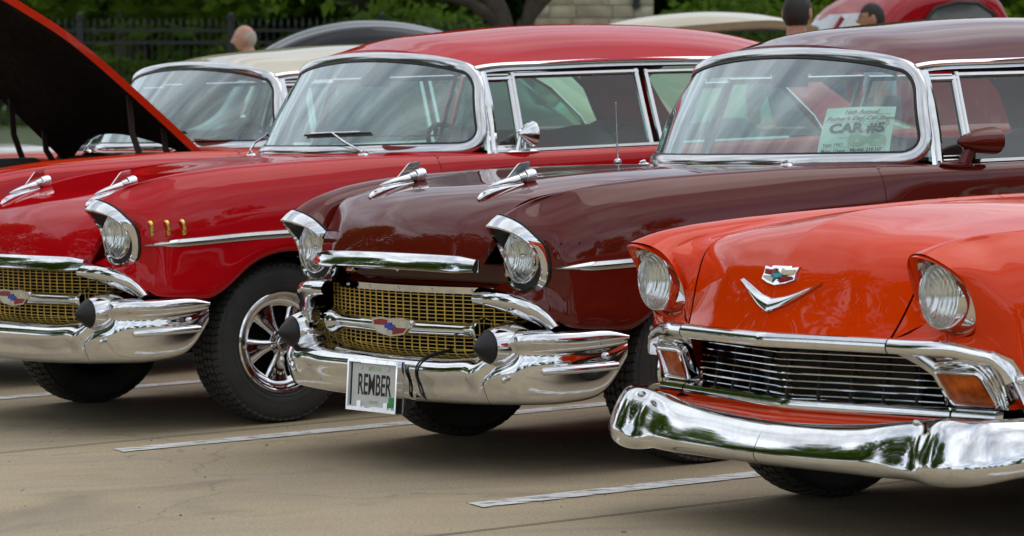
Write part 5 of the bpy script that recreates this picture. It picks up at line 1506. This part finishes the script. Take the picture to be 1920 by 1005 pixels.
fence('black iron picket fence running right of the stone pier', 2.36, 14.0, 60)

# ---- stone pier
simple('stone_a', (.42, .36, .25), .9, var=.3, scale=3.0, bmp=.9, bscale=9)
simple('stone_b', (.36, .30, .21), .9, var=.3, scale=3.5, bmp=.9, bscale=8)
simple('stone_c', (.47, .42, .31), .9, var=.28, scale=2.6, bmp=.9, bscale=10)
simple('mortar', (.30, .26, .19), .95, bmp=.4)
pr = thing('stone_pier', 'wide pale limestone block pier between the fence panels', 'stone pier', (1.385, 58.4, gz(1.385, 58.4)), (0, TILT, 0))
cm = MB(); cm.box((0, 0, 1.35), (1.80, 1.0, 2.9)); part('pier_core', cm, 'mortar', pr)
rr = random.Random(3)
for r_ in range(14):
    z = .02 + r_ * .2; x = -.93; first = True
    while x < .92:
        w = rr.choice([.34, .42, .50, .58]) if not (first and r_ % 2) else .22
        first = False
        w = min(w, .93 - x)
        if .93 - (x + w) < .12: w = .93 - x
        bm_ = MB(); d_ = rr.uniform(.05, .075); hx_, hz_ = w / 2 - .006, .094
        front = -.50 - d_
        G = [[(x + w / 2 - hx_ + 2 * hx_ * i / 4, front + (.022 if i in (0, 4) or j in (0, 3) else rr.uniform(-.014, .012)), z + .1 - hz_ + 2 * hz_ * j / 3) for i in range(5)] for j in range(4)]
        G = np.array(G); bm_.grid(G)
        bk = G.copy(); bk[:, :, 1] = -.49
        lp = [(0, j) for j in range(5)] + [(i, 4) for i in range(1, 4)] + [(3, j) for j in range(3, -1, -1)] + [(i, 0) for i in range(2, 0, -1)]
        bm_.grid(np.stack([np.array([G[q] for q in lp]), np.array([bk[q] for q in lp])], 1), closed_u=True)
        part('stone_block', bm_, rr.choice(['stone_a', 'stone_b', 'stone_c', 'stone_a']), pr, ang=30)
        x += w
    for s_ in (-1, 1):
        b2 = MB(); b2.box((s_ * .915, 0, z + .1), (.05, .96, .188)); part('stone_block', b2, rr.choice(['stone_a', 'stone_b', 'stone_c']), pr)
cp = MB(); cp.box((0, -.02, 2.90), (2.1, 1.3, .14)); part('pier_cap', cp, 'stone_c', pr)
ln = MB(); ln.box((.66, -.585, 2.12), (.12, .05, .30)); ln.ell((.66, -.59, 2.30), (.06, .03, .06), 10, 6); part('pier_lantern', ln, 'iron', pr)

# ---- pale house behind the trees
simple('siding', (.62, .62, .60), .8, var=.05)
simple('shingle', (.10, .095, .09), .9)
simple('dark_pane', (.03, .035, .04), .15)
def house(label, x, y, w, d_, h, rz):
    r_ = thing('house', label, 'house', (x, y, gz(max(-14, min(14, x)), 60) if y > 0 else 0), (0, 0, rz), 'pale houses beyond the lot')
    b_ = MB(); b_.box((0, 0, h / 2), (w, d_, h)); wl = part('wall', b_, 'siding', r_)
    rf = MB(); e = .4
    rf.add([(-w / 2 - e, -d_ / 2 - e, h), (w / 2 + e, -d_ / 2 - e, h), (w / 2 + e, 0, h + 1.9), (-w / 2 - e, 0, h + 1.9), (-w / 2 - e, d_ / 2 + e, h), (w / 2 + e, d_ / 2 + e, h)], [(0, 1, 2, 3), (3, 2, 5, 4)]); part('roof', rf, 'shingle', r_, smooth=False)
    for k in range(4):
        px = -w / 2 + w * (k + .5) / 4; wm = MB(); wm.box((px, -d_ / 2 - .03, h * .55), (1.15, .06, 1.25)); wo_ = part('window', wm, 'siding', r_); gm2 = MB(); gm2.box((px, -d_ / 2 - .066, h * .55), (.95, .02, 1.05)); part('pane', gm2, 'dark_pane', wo_)
house('pale low house glimpsed through the far left fence', -19.5, 92, 11, 7, 3.0, .1)
house('pale house glimpsed between the trees at the right', 8.5, 96, 12, 7, 3.4, -.05)

# ---- what the chrome and paint mirror: the far side of the lot behind the photographer
GB_ = 'trees across the lot behind the photographer'
for k, (x, y, h, rx, lf, wd) in enumerate([(-17.5, 17.5, 15, 4.6, 'leaf_dark', 'tallest'), (-21, 29, 14, 5.0, 'leaf_mid', 'rear'), (-17.5, 8.0, 13, 4.4, 'leaf_dark', 'near')]):
    tree('%s big tree off the left side of the lot, mirrored in the hoods' % wd, x, y, h, 1.0, rx, 7500, .30, lf, .35, 80 + k, 'big trees off the left side of the lot', limbs=4, lumps=14)
for k, (x, y, h, rx, lf) in enumerate([(27, 20, 14, 5.2, 'leaf_dark'), (30, 10.5, 15, 5.4, 'leaf_mid'), (30, 1, 14, 5.4, 'leaf_dark'), (28, -9, 15, 5.4, 'leaf_mid'), (25, -19, 14, 5.2, 'leaf_dark'), (28, 30, 14, 5.2, 'leaf_mid')]):  # unseen row added so the car sides reflect something dark
    tree('%s tree in the unseen row added off the right side of the lot to darken the doors' % ('first', 'second', 'third', 'fourth', 'fifth', 'last')[k], x, y, h, .8, rx, 4200, .40, lf, .3, 60 + k, 'unseen trees added off the right side of the lot', limbs=3, lumps=12)
for k, (x, y, h, rx, lf) in enumerate([(-34, -30, 9, 5.0, 'leaf_mid'), (-24, -42, 10, 5.5, 'leaf_dark'), (-13, -46, 9.5, 5.2, 'leaf_mid'), (-3.5, -48, 11, 5.6, 'leaf_dark'), (6.5, -47, 9, 5, 'leaf_dark'), (17, -44, 10, 5.2, 'leaf_mid'), (-46, -14, 10, 5.5, 'leaf_dark'), (-50, 4, 9, 5.2, 'leaf_mid'), (-52, 22, 10, 5.5, 'leaf_dark'), (30, -38, 10, 5.5, 'leaf_mid')]):
    tree('%s tree in the row across the lot, mirrored in the chrome' % ('first', 'second', 'third', 'fourth', 'fifth', 'sixth', 'seventh', 'eighth', 'ninth', 'last')[k], x, y, h, 1.2, rx, 2600, .42, lf, .3, 40 + k, GB_, limbs=3, lumps=10)
hb2 = MB(); cen = [(-60 + k * 2.6, -52 + 10 * math.sin(k * .3) * .3, 1.2) for k in range(44)] + [(-58 + r3.uniform(-2, 2), -44 + k * 2.4, 1.3) for k in range(34)]
leaf_cloud(hb2, cen, [(2.0, 1.6, 1.5)] * len(cen), 9000, .4); struct('hedge_line', hb2, 'leaf_dark', kind='stuff')
simple('asphalt', (.05, .05, .052), .9)
simple('pole_grey', (.12, .12, .12), .6)
for lx, ly, lw in ((-12, -20, 'middle'), (-30, -6, 'left'), (14, -24, 'right')):
    lp_ = thing('lot_lamp', 'tall curved lamp post, %s one of three across the lot, mirrored in the paint' % lw, 'lamp post', (lx, ly, 0), (0, 0, .4), 'lamp posts across the lot')
    pm_ = MB(); pm_.tube([(0, 0, 0), (0, 0, 4), (0, 0, 6.6), (.25, 0, 7.2), (.9, 0, 7.5), (1.7, 0, 7.6)], [.10, .08, .06, .05, .045, .04], 8); part('post', pm_, 'pole_grey', lp_)
    hd = MB(); hd.ell((1.9, 0, 7.58), (.38, .16, .09), 12, 6); part('lamp_head', hd, 'pole_grey', lp_)
# ------------------------------------------------------------------ background cars
def lofted_car(name, label, loc, rz, prof, paint_m, glass='dark_pane', w=.86, ride=.0, roofw=.60, glass_spec=(), wheels=(1.3, -1.3), wz=.33, group=None):
    """a rounded 1940s body: profile (x, z) of the centre line front to rear, greenhouse narrowing above the belt"""
    root = thing(name, label, 'car' if 'truck' not in name else 'pickup truck', loc, (0, TILT * 0, rz), group)
    belt = 1.02
    rows = []
    for x, z in prof:
        row = []
        for t in np.linspace(-1, 1, 21):
            a = abs(t)
            if z > belt:
                wy = roofw + (w - roofw) * .15 * (1 - min(1, (z - belt) / .6))
                if a < .62: y = wy * (a / .62); zz_ = z - .10 * (a / .62) ** 3
                elif a < .80: f = (a - .62) / .18; y = wy + (w - wy) * f ** .8 * .75; zz_ = (z - .10) + (belt - (z - .10)) * f
                else: f = (a - .80) / .20; y = w - (.0 if f > .1 else .0) - .02 * (1 - f); zz_ = belt + (.36 - belt) * f; y = (wy + (w - wy) * .75) + (w - (wy + (w - wy) * .75)) * min(1, f * 2)
            else:
                f = a; y = w * min(1, a / .62) if a < .62 else w; zz_ = z - .05 * (a / .62) ** 3 if a < .62 else (z - .05) + (.36 - (z - .05)) * ((a - .62) / .38)
            row.append((x, math.copysign(y, t), zz_ + ride))
        rows.append(row)
    mb = MB(); mb.grid(surf(rows, 80, 60)); part('body', mb, paint_m, root)
    for x in wheels:
        for s_ in (1, -1): place_wheel(root, x, s_, yy=w - .08, sc=1.0)
    fm = MB()
    for x in wheels:
        for s_ in (1, -1): fm = MB(); fm.ell((x, s_ * (w - .10), .50), (.62, .20, .40), 24, 14); part('fender', fm, paint_m, root)
    um = MB(); um.box((0, 0, .42), (2.9, 1.2, .25)); part('undercarriage', um, 'underbody', root)
    return root
def arc_window(par, xs, y, s_, mat='side_glass', frame='chrome', nm='side_window'):
    poly = [(x, y * s_, z) for x, z in xs]
    m_ = MB(); m_.add(poly, [tuple(range(len(poly)))]); w_ = part(nm, m_, mat, par, smooth=False)
    f_ = MB(); f_.tube(np.array(poly + poly[:1]), .018, 6, cap=False); part('window_frame', f_, frame, w_)
    return w_
simple('smoke_glass', (.05, .06, .065), .08, Coat_Weight=1.0)
BG = 'parked cars behind the front row'
# black fastback
bl_ = lofted_car('fastback_car', 'black rounded fastback car parked behind the cream roof', (-1.60, 27.0, gz(-1.60, 27)), PI + .12,
    [(2.05, .45), (1.98, .80), (1.6, .98), (.9, 1.04), (.62, 1.12), (.36, 1.46), (.10, 1.67), (-.25, 1.78), (-.65, 1.80), (-1.15, 1.70), (-1.55, 1.48), (-1.95, 1.10), (-2.2, .80), (-2.28, .45)], 'black_paint', group=BG)
for s_ in (1, -1):
    arc_window(bl_, [(.42, 1.12), (.30, 1.36), (.10, 1.50), (-.20, 1.57), (-.24, 1.12)], .735, s_, 'smoke_glass')
    arc_window(bl_, [(-.30, 1.12), (-.28, 1.57), (-.60, 1.58), (-.95, 1.48), (-1.15, 1.30), (-1.2, 1.12)], .735, s_, 'smoke_glass')
# cream car with a raised lid
cr = lofted_car('coupe_car', 'cream car with its curved rear lid raised behind the red roof', (1.05, 27.6, gz(1.05, 27.6)), PI - .05,
    [(2.15, .45), (2.1, .82), (1.7, .95), (1.0, 1.0), (.75, 1.06), (.45, 1.36), (.1, 1.46), (-.4, 1.47), (-.8, 1.38), (-1.1, 1.1), (-1.5, 1.0), (-2.0, .88), (-2.2, .7), (-2.25, .45)], 'cream_paint', group=BG)
lid = MB(); rows = []
for x, z, dr in ((.55, 1.62, .13), (.25, 1.72, .12), (-.15, 1.775, .11), (-.5, 1.785, .10), (-.78, 1.765, .07), (-1.0, 1.73, .04), (-1.28, 1.65, .02)):
    rows.append([(x - .03 * (y / .66) ** 2, y, z - dr * abs(y / .66) ** 3) for y in np.linspace(-.66, .66, 13)])
G = surf(rows, 40, 40); lid.grid(G); G2 = G.copy(); G2[:, :, 2] -= .05; lid.grid(G2, flip=True, mi=1)
lid.grid(np.stack([G[:, 0], G2[:, 0]], 1), mi=1); lid.grid(np.stack([G[:, -1], G2[:, -1]], 1), mi=1); lid.grid(np.stack([G[-1], G2[-1]], 1), mi=1); lid.grid(np.stack([G[0], G2[0]], 1), mi=1)
simple('tan_lining', (.30, .22, .13), .8)
part('rear_lid', lid, ['cream_paint', 'tan_lining'], cr)
for s_ in (1, -1):
    hg = MB(); hg.tube([(-.25, s_ * .5, 1.40), (-.35, s_ * .5, 1.66)], .02, 6); part('lid_hinge', hg, 'black_trim', cr)
# red pickup
tk = thing('pickup_truck', 'red rounded 1940s pickup parked by the right-hand fence', 'pickup truck', (3.92, 34.0, gz(3.92, 34)), (0, TILT, PI + .42), BG); tk.scale = (1.09, 1.09, 1.09)
rows = []
for x, z, w in ((1.02, 1.22, .70), (.93, 1.30, .72), (.72, 1.62, .70), (.50, 1.80, .68), (.2, 1.87, .67), (-.15, 1.87, .67), (-.38, 1.80, .66), (-.50, 1.62, .66), (-.55, 1.2, .68)):
    row = []
    for t in np.linspace(-1, 1, 25):
        a = abs(t)
        if a < .5: y = w * .9 * (a / .5); zz_ = z - .07 * (a / .5) ** 3
        elif a < .62: f = (a - .5) / .12; y = w * (.9 + .1 * math.sin(f * PI / 2)); zz_ = z - .07 - .10 * (1 - math.cos(f * PI / 2))
        else: f = (a - .62) / .38; y = w + .10 * f ** .7; zz_ = (z - .17) * (1 - f) + .45 * f
        row.append((x, math.copysign(y, t), zz_))
    rows.append(row)
cb = MB(); cb.grid(surf(rows, 50, 60)); part('cab', cb, 'truck_paint', tk)
for s_ in (1, -1):
    arc_window(tk, [(.40, 1.28), (.38, 1.52), (.26, 1.64), (.05, 1.68), (-.15, 1.66), (-.30, 1.56), (-.33, 1.28)], .735, s_, 'smoke_glass', 'black_trim')
wm = MB(); wm.grid(np.array([[(1.0 - .30 * v + .012 - .05 * abs(u) ** 2, .60 * u * (1 - .06 * v), 1.29 + .35 * v) for u in np.linspace(-1, 1, 13)] for v in np.linspace(0, 1, 5)])); wn_ = part('windshield', wm, 'windshield_glass', tk)
sp2 = MB(); sp2.box((.87, 0, 1.46), (.03, .03, .40), Matrix.Rotation(-.7, 3, 'Y')); part('windshield_post', sp2, 'truck_paint', wn_)
hd = MB(); rows = []
for x, z, w in ((.95, 1.24, .62), (1.4, 1.2, .52), (1.9, 1.14, .42), (2.15, 1.02, .36), (2.25, .6, .34)):
    rows.append([(x, w * math.sin(a), .5 + (z - .5) * math.cos(a) ** .7 if abs(a) < 1.5 else .5) for a in np.linspace(-1.5, 1.5, 19)])
hd.grid(surf(rows, 30, 36)); part('hood', hd, 'truck_paint', tk)
bd = MB()
for c, d_ in (((-1.5, .72, .95), (1.8, .05, .5)), ((-1.5, -.72, .95), (1.8, .05, .5)), ((-2.4, 0, .95), (.05, 1.4, .5)), ((-1.5, 0, .75), (1.8, 1.4, .06))): bd.box(c, d_)
part('cargo_bed', bd, 'truck_paint', tk, kind='stuff')
for x in (1.5, -1.5):
    for s_ in (1, -1):
        place_wheel(tk, x, s_, yy=.76); fm = MB(); fm.ell((x, s_ * .78, .52), (.60, .19, .38), 22, 12); part('fender', fm, 'truck_paint', tk)
# papers and extra parked car at far left seen under the open hood
wc = lofted_car('sedan_car', 'silver car seen under the raised orange hood at the left edge', (-5.3, 25.0, gz(-5.3, 25)), PI + .5,
    [(2.2, .45), (2.15, .72), (1.7, .84), (.9, .92), (.65, 1.0), (.1, 1.34), (-.3, 1.40), (-.8, 1.40), (-1.3, 1.2), (-1.6, 1.02), (-2.1, .95), (-2.2, .7), (-2.25, .45)], 'white_car_paint', group=BG)

# ------------------------------------------------------------------ people
simple('skin_a', (.50, .27, .19), .55, var=.12, scale=14, Subsurface_Weight=.08)
simple('skin_b', (.42, .20, .12), .55, var=.12, scale=14, Subsurface_Weight=.08)
simple('hair_dark', (.018, .013, .011), .7, bmp=.8, bscale=90)
simple('hair_grey', (.42, .38, .34), .75, bmp=.8, bscale=90)
simple('shirt_tan', (.30, .24, .16), .85, bmp=.3)
simple('shirt_navy', (.035, .045, .075), .85, var=.9, scale=26, bmp=.3)
simple('shirt_blue', (.34, .40, .58), .85, bmp=.3)
simple('denim', (.05, .075, .13), .85, bmp=.3)
simple('shoe', (.02, .018, .016), .6)
simple('spectacle', (.02, .02, .022), .3)
def skin_mesh(name, pts, edges, radii, mat, lv=2, root=0):
    me = bpy.data.meshes.new(name); me.from_pydata(pts, edges, []); o = bpy.data.objects.new(name, me); COL.objects.link(o)
    sk = o.modifiers.new('k', 'SKIN'); sk.use_smooth_shade = True
    for k, r_ in enumerate(radii):
        me.skin_vertices[0].data[k].radius = (r_, r_) if np.isscalar(r_) else r_
        me.skin_vertices[0].data[k].use_root = (k == root)
    ss = o.modifiers.new('s', 'SUBSURF'); ss.levels = lv; ss.render_levels = lv
    dg = bpy.context.evaluated_depsgraph_get(); m2 = bpy.data.meshes.new_from_object(o.evaluated_get(dg))
    bpy.data.objects.remove(o); m2.materials.clear(); m2.materials.append(MATS[mat]); m2.polygons.foreach_set('use_smooth', [True] * len(m2.polygons)); m2.name = name
    return m2
def head_grid(nu=36, nv=48, grow=0.0, hair=False):
    """head about its centre, face towards +x"""
    G = []
    for i in range(nu):
        ph = PI * (i + .5) / nu; row = []
        for j in range(nv):
            th = 2 * PI * j / nv
            x, y, z = math.sin(ph) * math.cos(th), math.sin(ph) * math.sin(th), math.cos(ph)
            rx = .096 if x > 0 else .100; p = arr(rx * x, .076 * y, .118 * z)
            if z < -.2: p[1] *= 1 - .30 * (-.2 - z) ; p[0] *= 1 - (.10 if x > 0 else .42) * (-.2 - z)
            f = max(0, x) ** 2
            def g_(yy, zz, sy, sz): return math.exp(-(p[1] - yy) ** 2 / sy ** 2 - (p[2] - zz) ** 2 / sz ** 2)
            d_ = .026 * g_(0, -.022, .013, .018) + .012 * g_(0, .002, .010, .022) + .008 * g_(0, .030, .045, .010) - .012 * (g_(.033, .010, .016, .012) + g_(-.033, .010, .016, .012)) + .006 * g_(0, -.064, .024, .008) - .004 * g_(0, -.052, .02, .005) + .010 * g_(0, -.095, .024, .018) + .004 * (g_(.04, -.02, .02, .02) + g_(-.04, -.02, .02, .02))
            p[0] += d_ * f * 1.2; p = p * (1 + grow); row.append(p)
        G.append(row)
    return np.array(G)
def person(label, x, y, rz, h, skin, hair, shirt, bald=False, arms='down', glasses=False, card=False, turn=0.0):
    root = thing('person', label, 'person', (x, y, gz(x, y)), (0, TILT, rz))
    k = h / 1.75
    J = {'pel': (0, 0, .95), 'wst': (0, 0, 1.08), 'chs': (-.01, 0, 1.28), 'nkb': (-.02, 0, 1.44), 'nck': (.0, 0, 1.52), 'hed': (.015, 0, 1.60)}
    for s_, q in ((1, 'l'), (-1, 'r')):
        J['sh' + q] = (-.01, s_ * .19, 1.40); J['el' + q] = (-.03, s_ * .25, 1.12); J['wr' + q] = (.04, s_ * .26, .88)
        J['pm' + q] = (.06, s_ * .26, .81)
        for f_, dy in enumerate((-.03, -.01, .01, .03)): J['f%d%s' % (f_, q)] = (.06 + dy, s_ * .262, .765); J['g%d%s' % (f_, q)] = (.065 + dy, s_ * .252, .725 + abs(dy) * .4)
        J['t1' + q] = (.095, s_ * .25, .80); J['t2' + q] = (.105, s_ * .24, .765)
        J['hp' + q] = (0, s_ * .095, .90); J['kn' + q] = (.02, s_ * .10, .50); J['an' + q] = (-.01, s_ * .105, .09); J['to' + q] = (.14, s_ * .12, .035)
    E_ = [('pel', 'wst'), ('wst', 'chs'), ('chs', 'nkb'), ('nkb', 'nck'), ('nck', 'hed')]
    for q in 'lr':
        E_ += [('chs', 'sh' + q), ('sh' + q, 'el' + q), ('el' + q, 'wr' + q), ('wr' + q, 'pm' + q), ('pel', 'hp' + q), ('hp' + q, 'kn' + q), ('kn' + q, 'an' + q), ('an' + q, 'to' + q), ('pm' + q, 't1' + q), ('t1' + q, 't2' + q)]
        for f_ in range(4): E_ += [('pm' + q, 'f%d%s' % (f_, q)), ('f%d%s' % (f_, q), 'g%d%s' % (f_, q))]
    Rr = {'pel': .14, 'wst': .13, 'chs': .14, 'nkb': .075, 'nck': .056, 'hed': .06, 'sh': .062, 'el': .045, 'wr': .030, 'pm': .034, 'hp': .088, 'kn': .056, 'an': .042, 'to': .035, 't1': .011, 't2': .009}
    names = list(J); ix = {n: i for i, n in enumerate(names)}
    rad = [Rr.get(n, Rr.get(n[:-1], .0085)) for n in names]
    me = skin_mesh('body', [tuple(c * k for c in J[n]) for n in names], [(ix[a], ix[b_]) for a, b_ in E_], [r_ * k for r_ in rad], skin)
    # add the head to the body mesh
    hc = arr(.025, 0, 1.632) * k; RT = np.array(Matrix.Rotation(turn, 3, 'Z'))
    hm_ = MB(); hm_.grid((head_grid() @ RT.T) * k + hc, closed_v=True)
    for s_ in (1, -1): hm_.ell(RT @ (arr(-.012, s_ * .078, -.005) * k) + hc, (.020 * k, .010 * k, .032 * k), 12, 8)
    bm = bmesh.new(); bm.from_mesh(me); t2 = hm_.mesh('h', skin); bm.from_mesh(t2); bm.to_mesh(me); bm.free()
    me.polygons.foreach_set('use_smooth', [True] * len(me.polygons))
    body = link('body', me, root)
    Hg = (head_grid(grow=.05) @ RT.T); H0 = head_grid(grow=0)
    hb_ = MB(); nu, nv = Hg.shape[:2]; fs = []
    for i in range(nu - 1):
        for j in range(nv):
            p = H0[i, j]
            lim = (.052 if p[0] > .03 else .02 if p[0] > -.02 else -.055)
            keep = p[2] > lim
            if bald: keep = keep and (p[0] < .0 and p[2] < .055)
            if abs(p[1]) > .06 and -.03 < p[0] < .01 and p[2] < .0: keep = False
            if keep: fs.append((i * nv + j, (i + 1) * nv + j, (i + 1) * nv + (j + 1) % nv, i * nv + (j + 1) % nv))
    hb_.add(Hg.reshape(-1, 3) * k + hc, fs); part('hair', hb_, hair, root)
    for s_ in (1, -1):
        e_ = MB(); e_.ell(RT @ (arr(.080, s_ * .032, .010) * k) + hc, (.010, .013, .009), 10, 6); part('eye', e_, 'enamel_white', body)
        bw_ = MB(); bw_.tube([RT @ (arr(.094, s_ * .016, .028) * k) + hc, RT @ (arr(.092, s_ * .034, .033) * k) + hc, RT @ (arr(.080, s_ * .050, .028) * k) + hc], .004, 6); part('eyebrow', bw_, hair, body)
    def sub(nm, keys, edges, grow, mat):
        nn = [n for n in names if n in keys or n[:-1] in keys]; i2 = {n: i for i, n in enumerate(nn)}
        pts = []
        for n in nn: pts.append(tuple(c * k for c in J[n]))
        m_ = skin_mesh(nm, pts, [(i2[a], i2[b_]) for a, b_ in edges if a in i2 and b_ in i2], [(Rr.get(n, Rr.get(n[:-1], .03)) + grow) * k for n in nn], mat); link(nm, m_, root)
    sub('trousers', {'pel', 'hp', 'kn', 'an'}, E_, .014, 'denim')
    sub('shirt', {'pel', 'wst', 'chs', 'nkb', 'sh', 'el'}, E_, .013, shirt)
    for s_ in (1, -1):
        sm = MB(); sm.ell(arr(.06, s_ * .112, .045) * k, (.145, .052, .05), 16, 8); part('shoe', sm, 'shoe', root)
    cl = MB(); th = np.linspace(0, 2 * PI, 24, endpoint=False)
    cl.grid(np.array([[arr(-.012 + r_ * math.cos(a), r_ * math.sin(a) * 1.0, z + .012 * math.cos(a) * -1) * k for a in th] for r_, z in ((.088, 1.43), (.072, 1.475), (.066, 1.485))]), closed_v=True); part('collar', cl, shirt, root)
    if glasses:
        gl = MB()
        for s_ in (1, -1):
            c = RT @ (arr(.100, s_ * .033, .008) * k) + hc; gl.tube([c + RT @ arr(-.004 * abs(math.cos(a)), .021 * math.cos(a), .016 * math.sin(a)) for a in np.linspace(0, 2 * PI, 17)], .0022, 5, cap=False)
            gl.tube([RT @ (arr(.095, s_ * .054, .012) * k) + hc, RT @ (arr(-.005, s_ * .080, .012) * k) + hc], .002, 5)
        part('spectacles', gl, 'spectacle', root, kind='stuff')
    if card:
        cd = MB(); cd.box(arr(-.105, .05, 1.455) * k, (.012, .075, .055), Matrix.Rotation(-.35, 3, 'Y')); part('collar_tag', cd, 'paper_green', root)
    return root
person('bald older man with grey hair at the back, facing left behind the black car', -2.27, 33.0, PI * .98, 1.80, 'skin_a', 'hair_grey', 'shirt_tan', bald=True)
person('dark haired man in a navy patterned shirt seen from behind over the maroon roof', 1.62, 20.4, PI * .36, 1.80, 'skin_b', 'hair_dark', 'shirt_navy', card=True)
person('dark haired man wearing glasses and a light blue shirt beside the red pickup', 3.12, 30.0, PI * .96, 1.83, 'skin_b', 'hair_dark', 'shirt_blue', glasses=True)
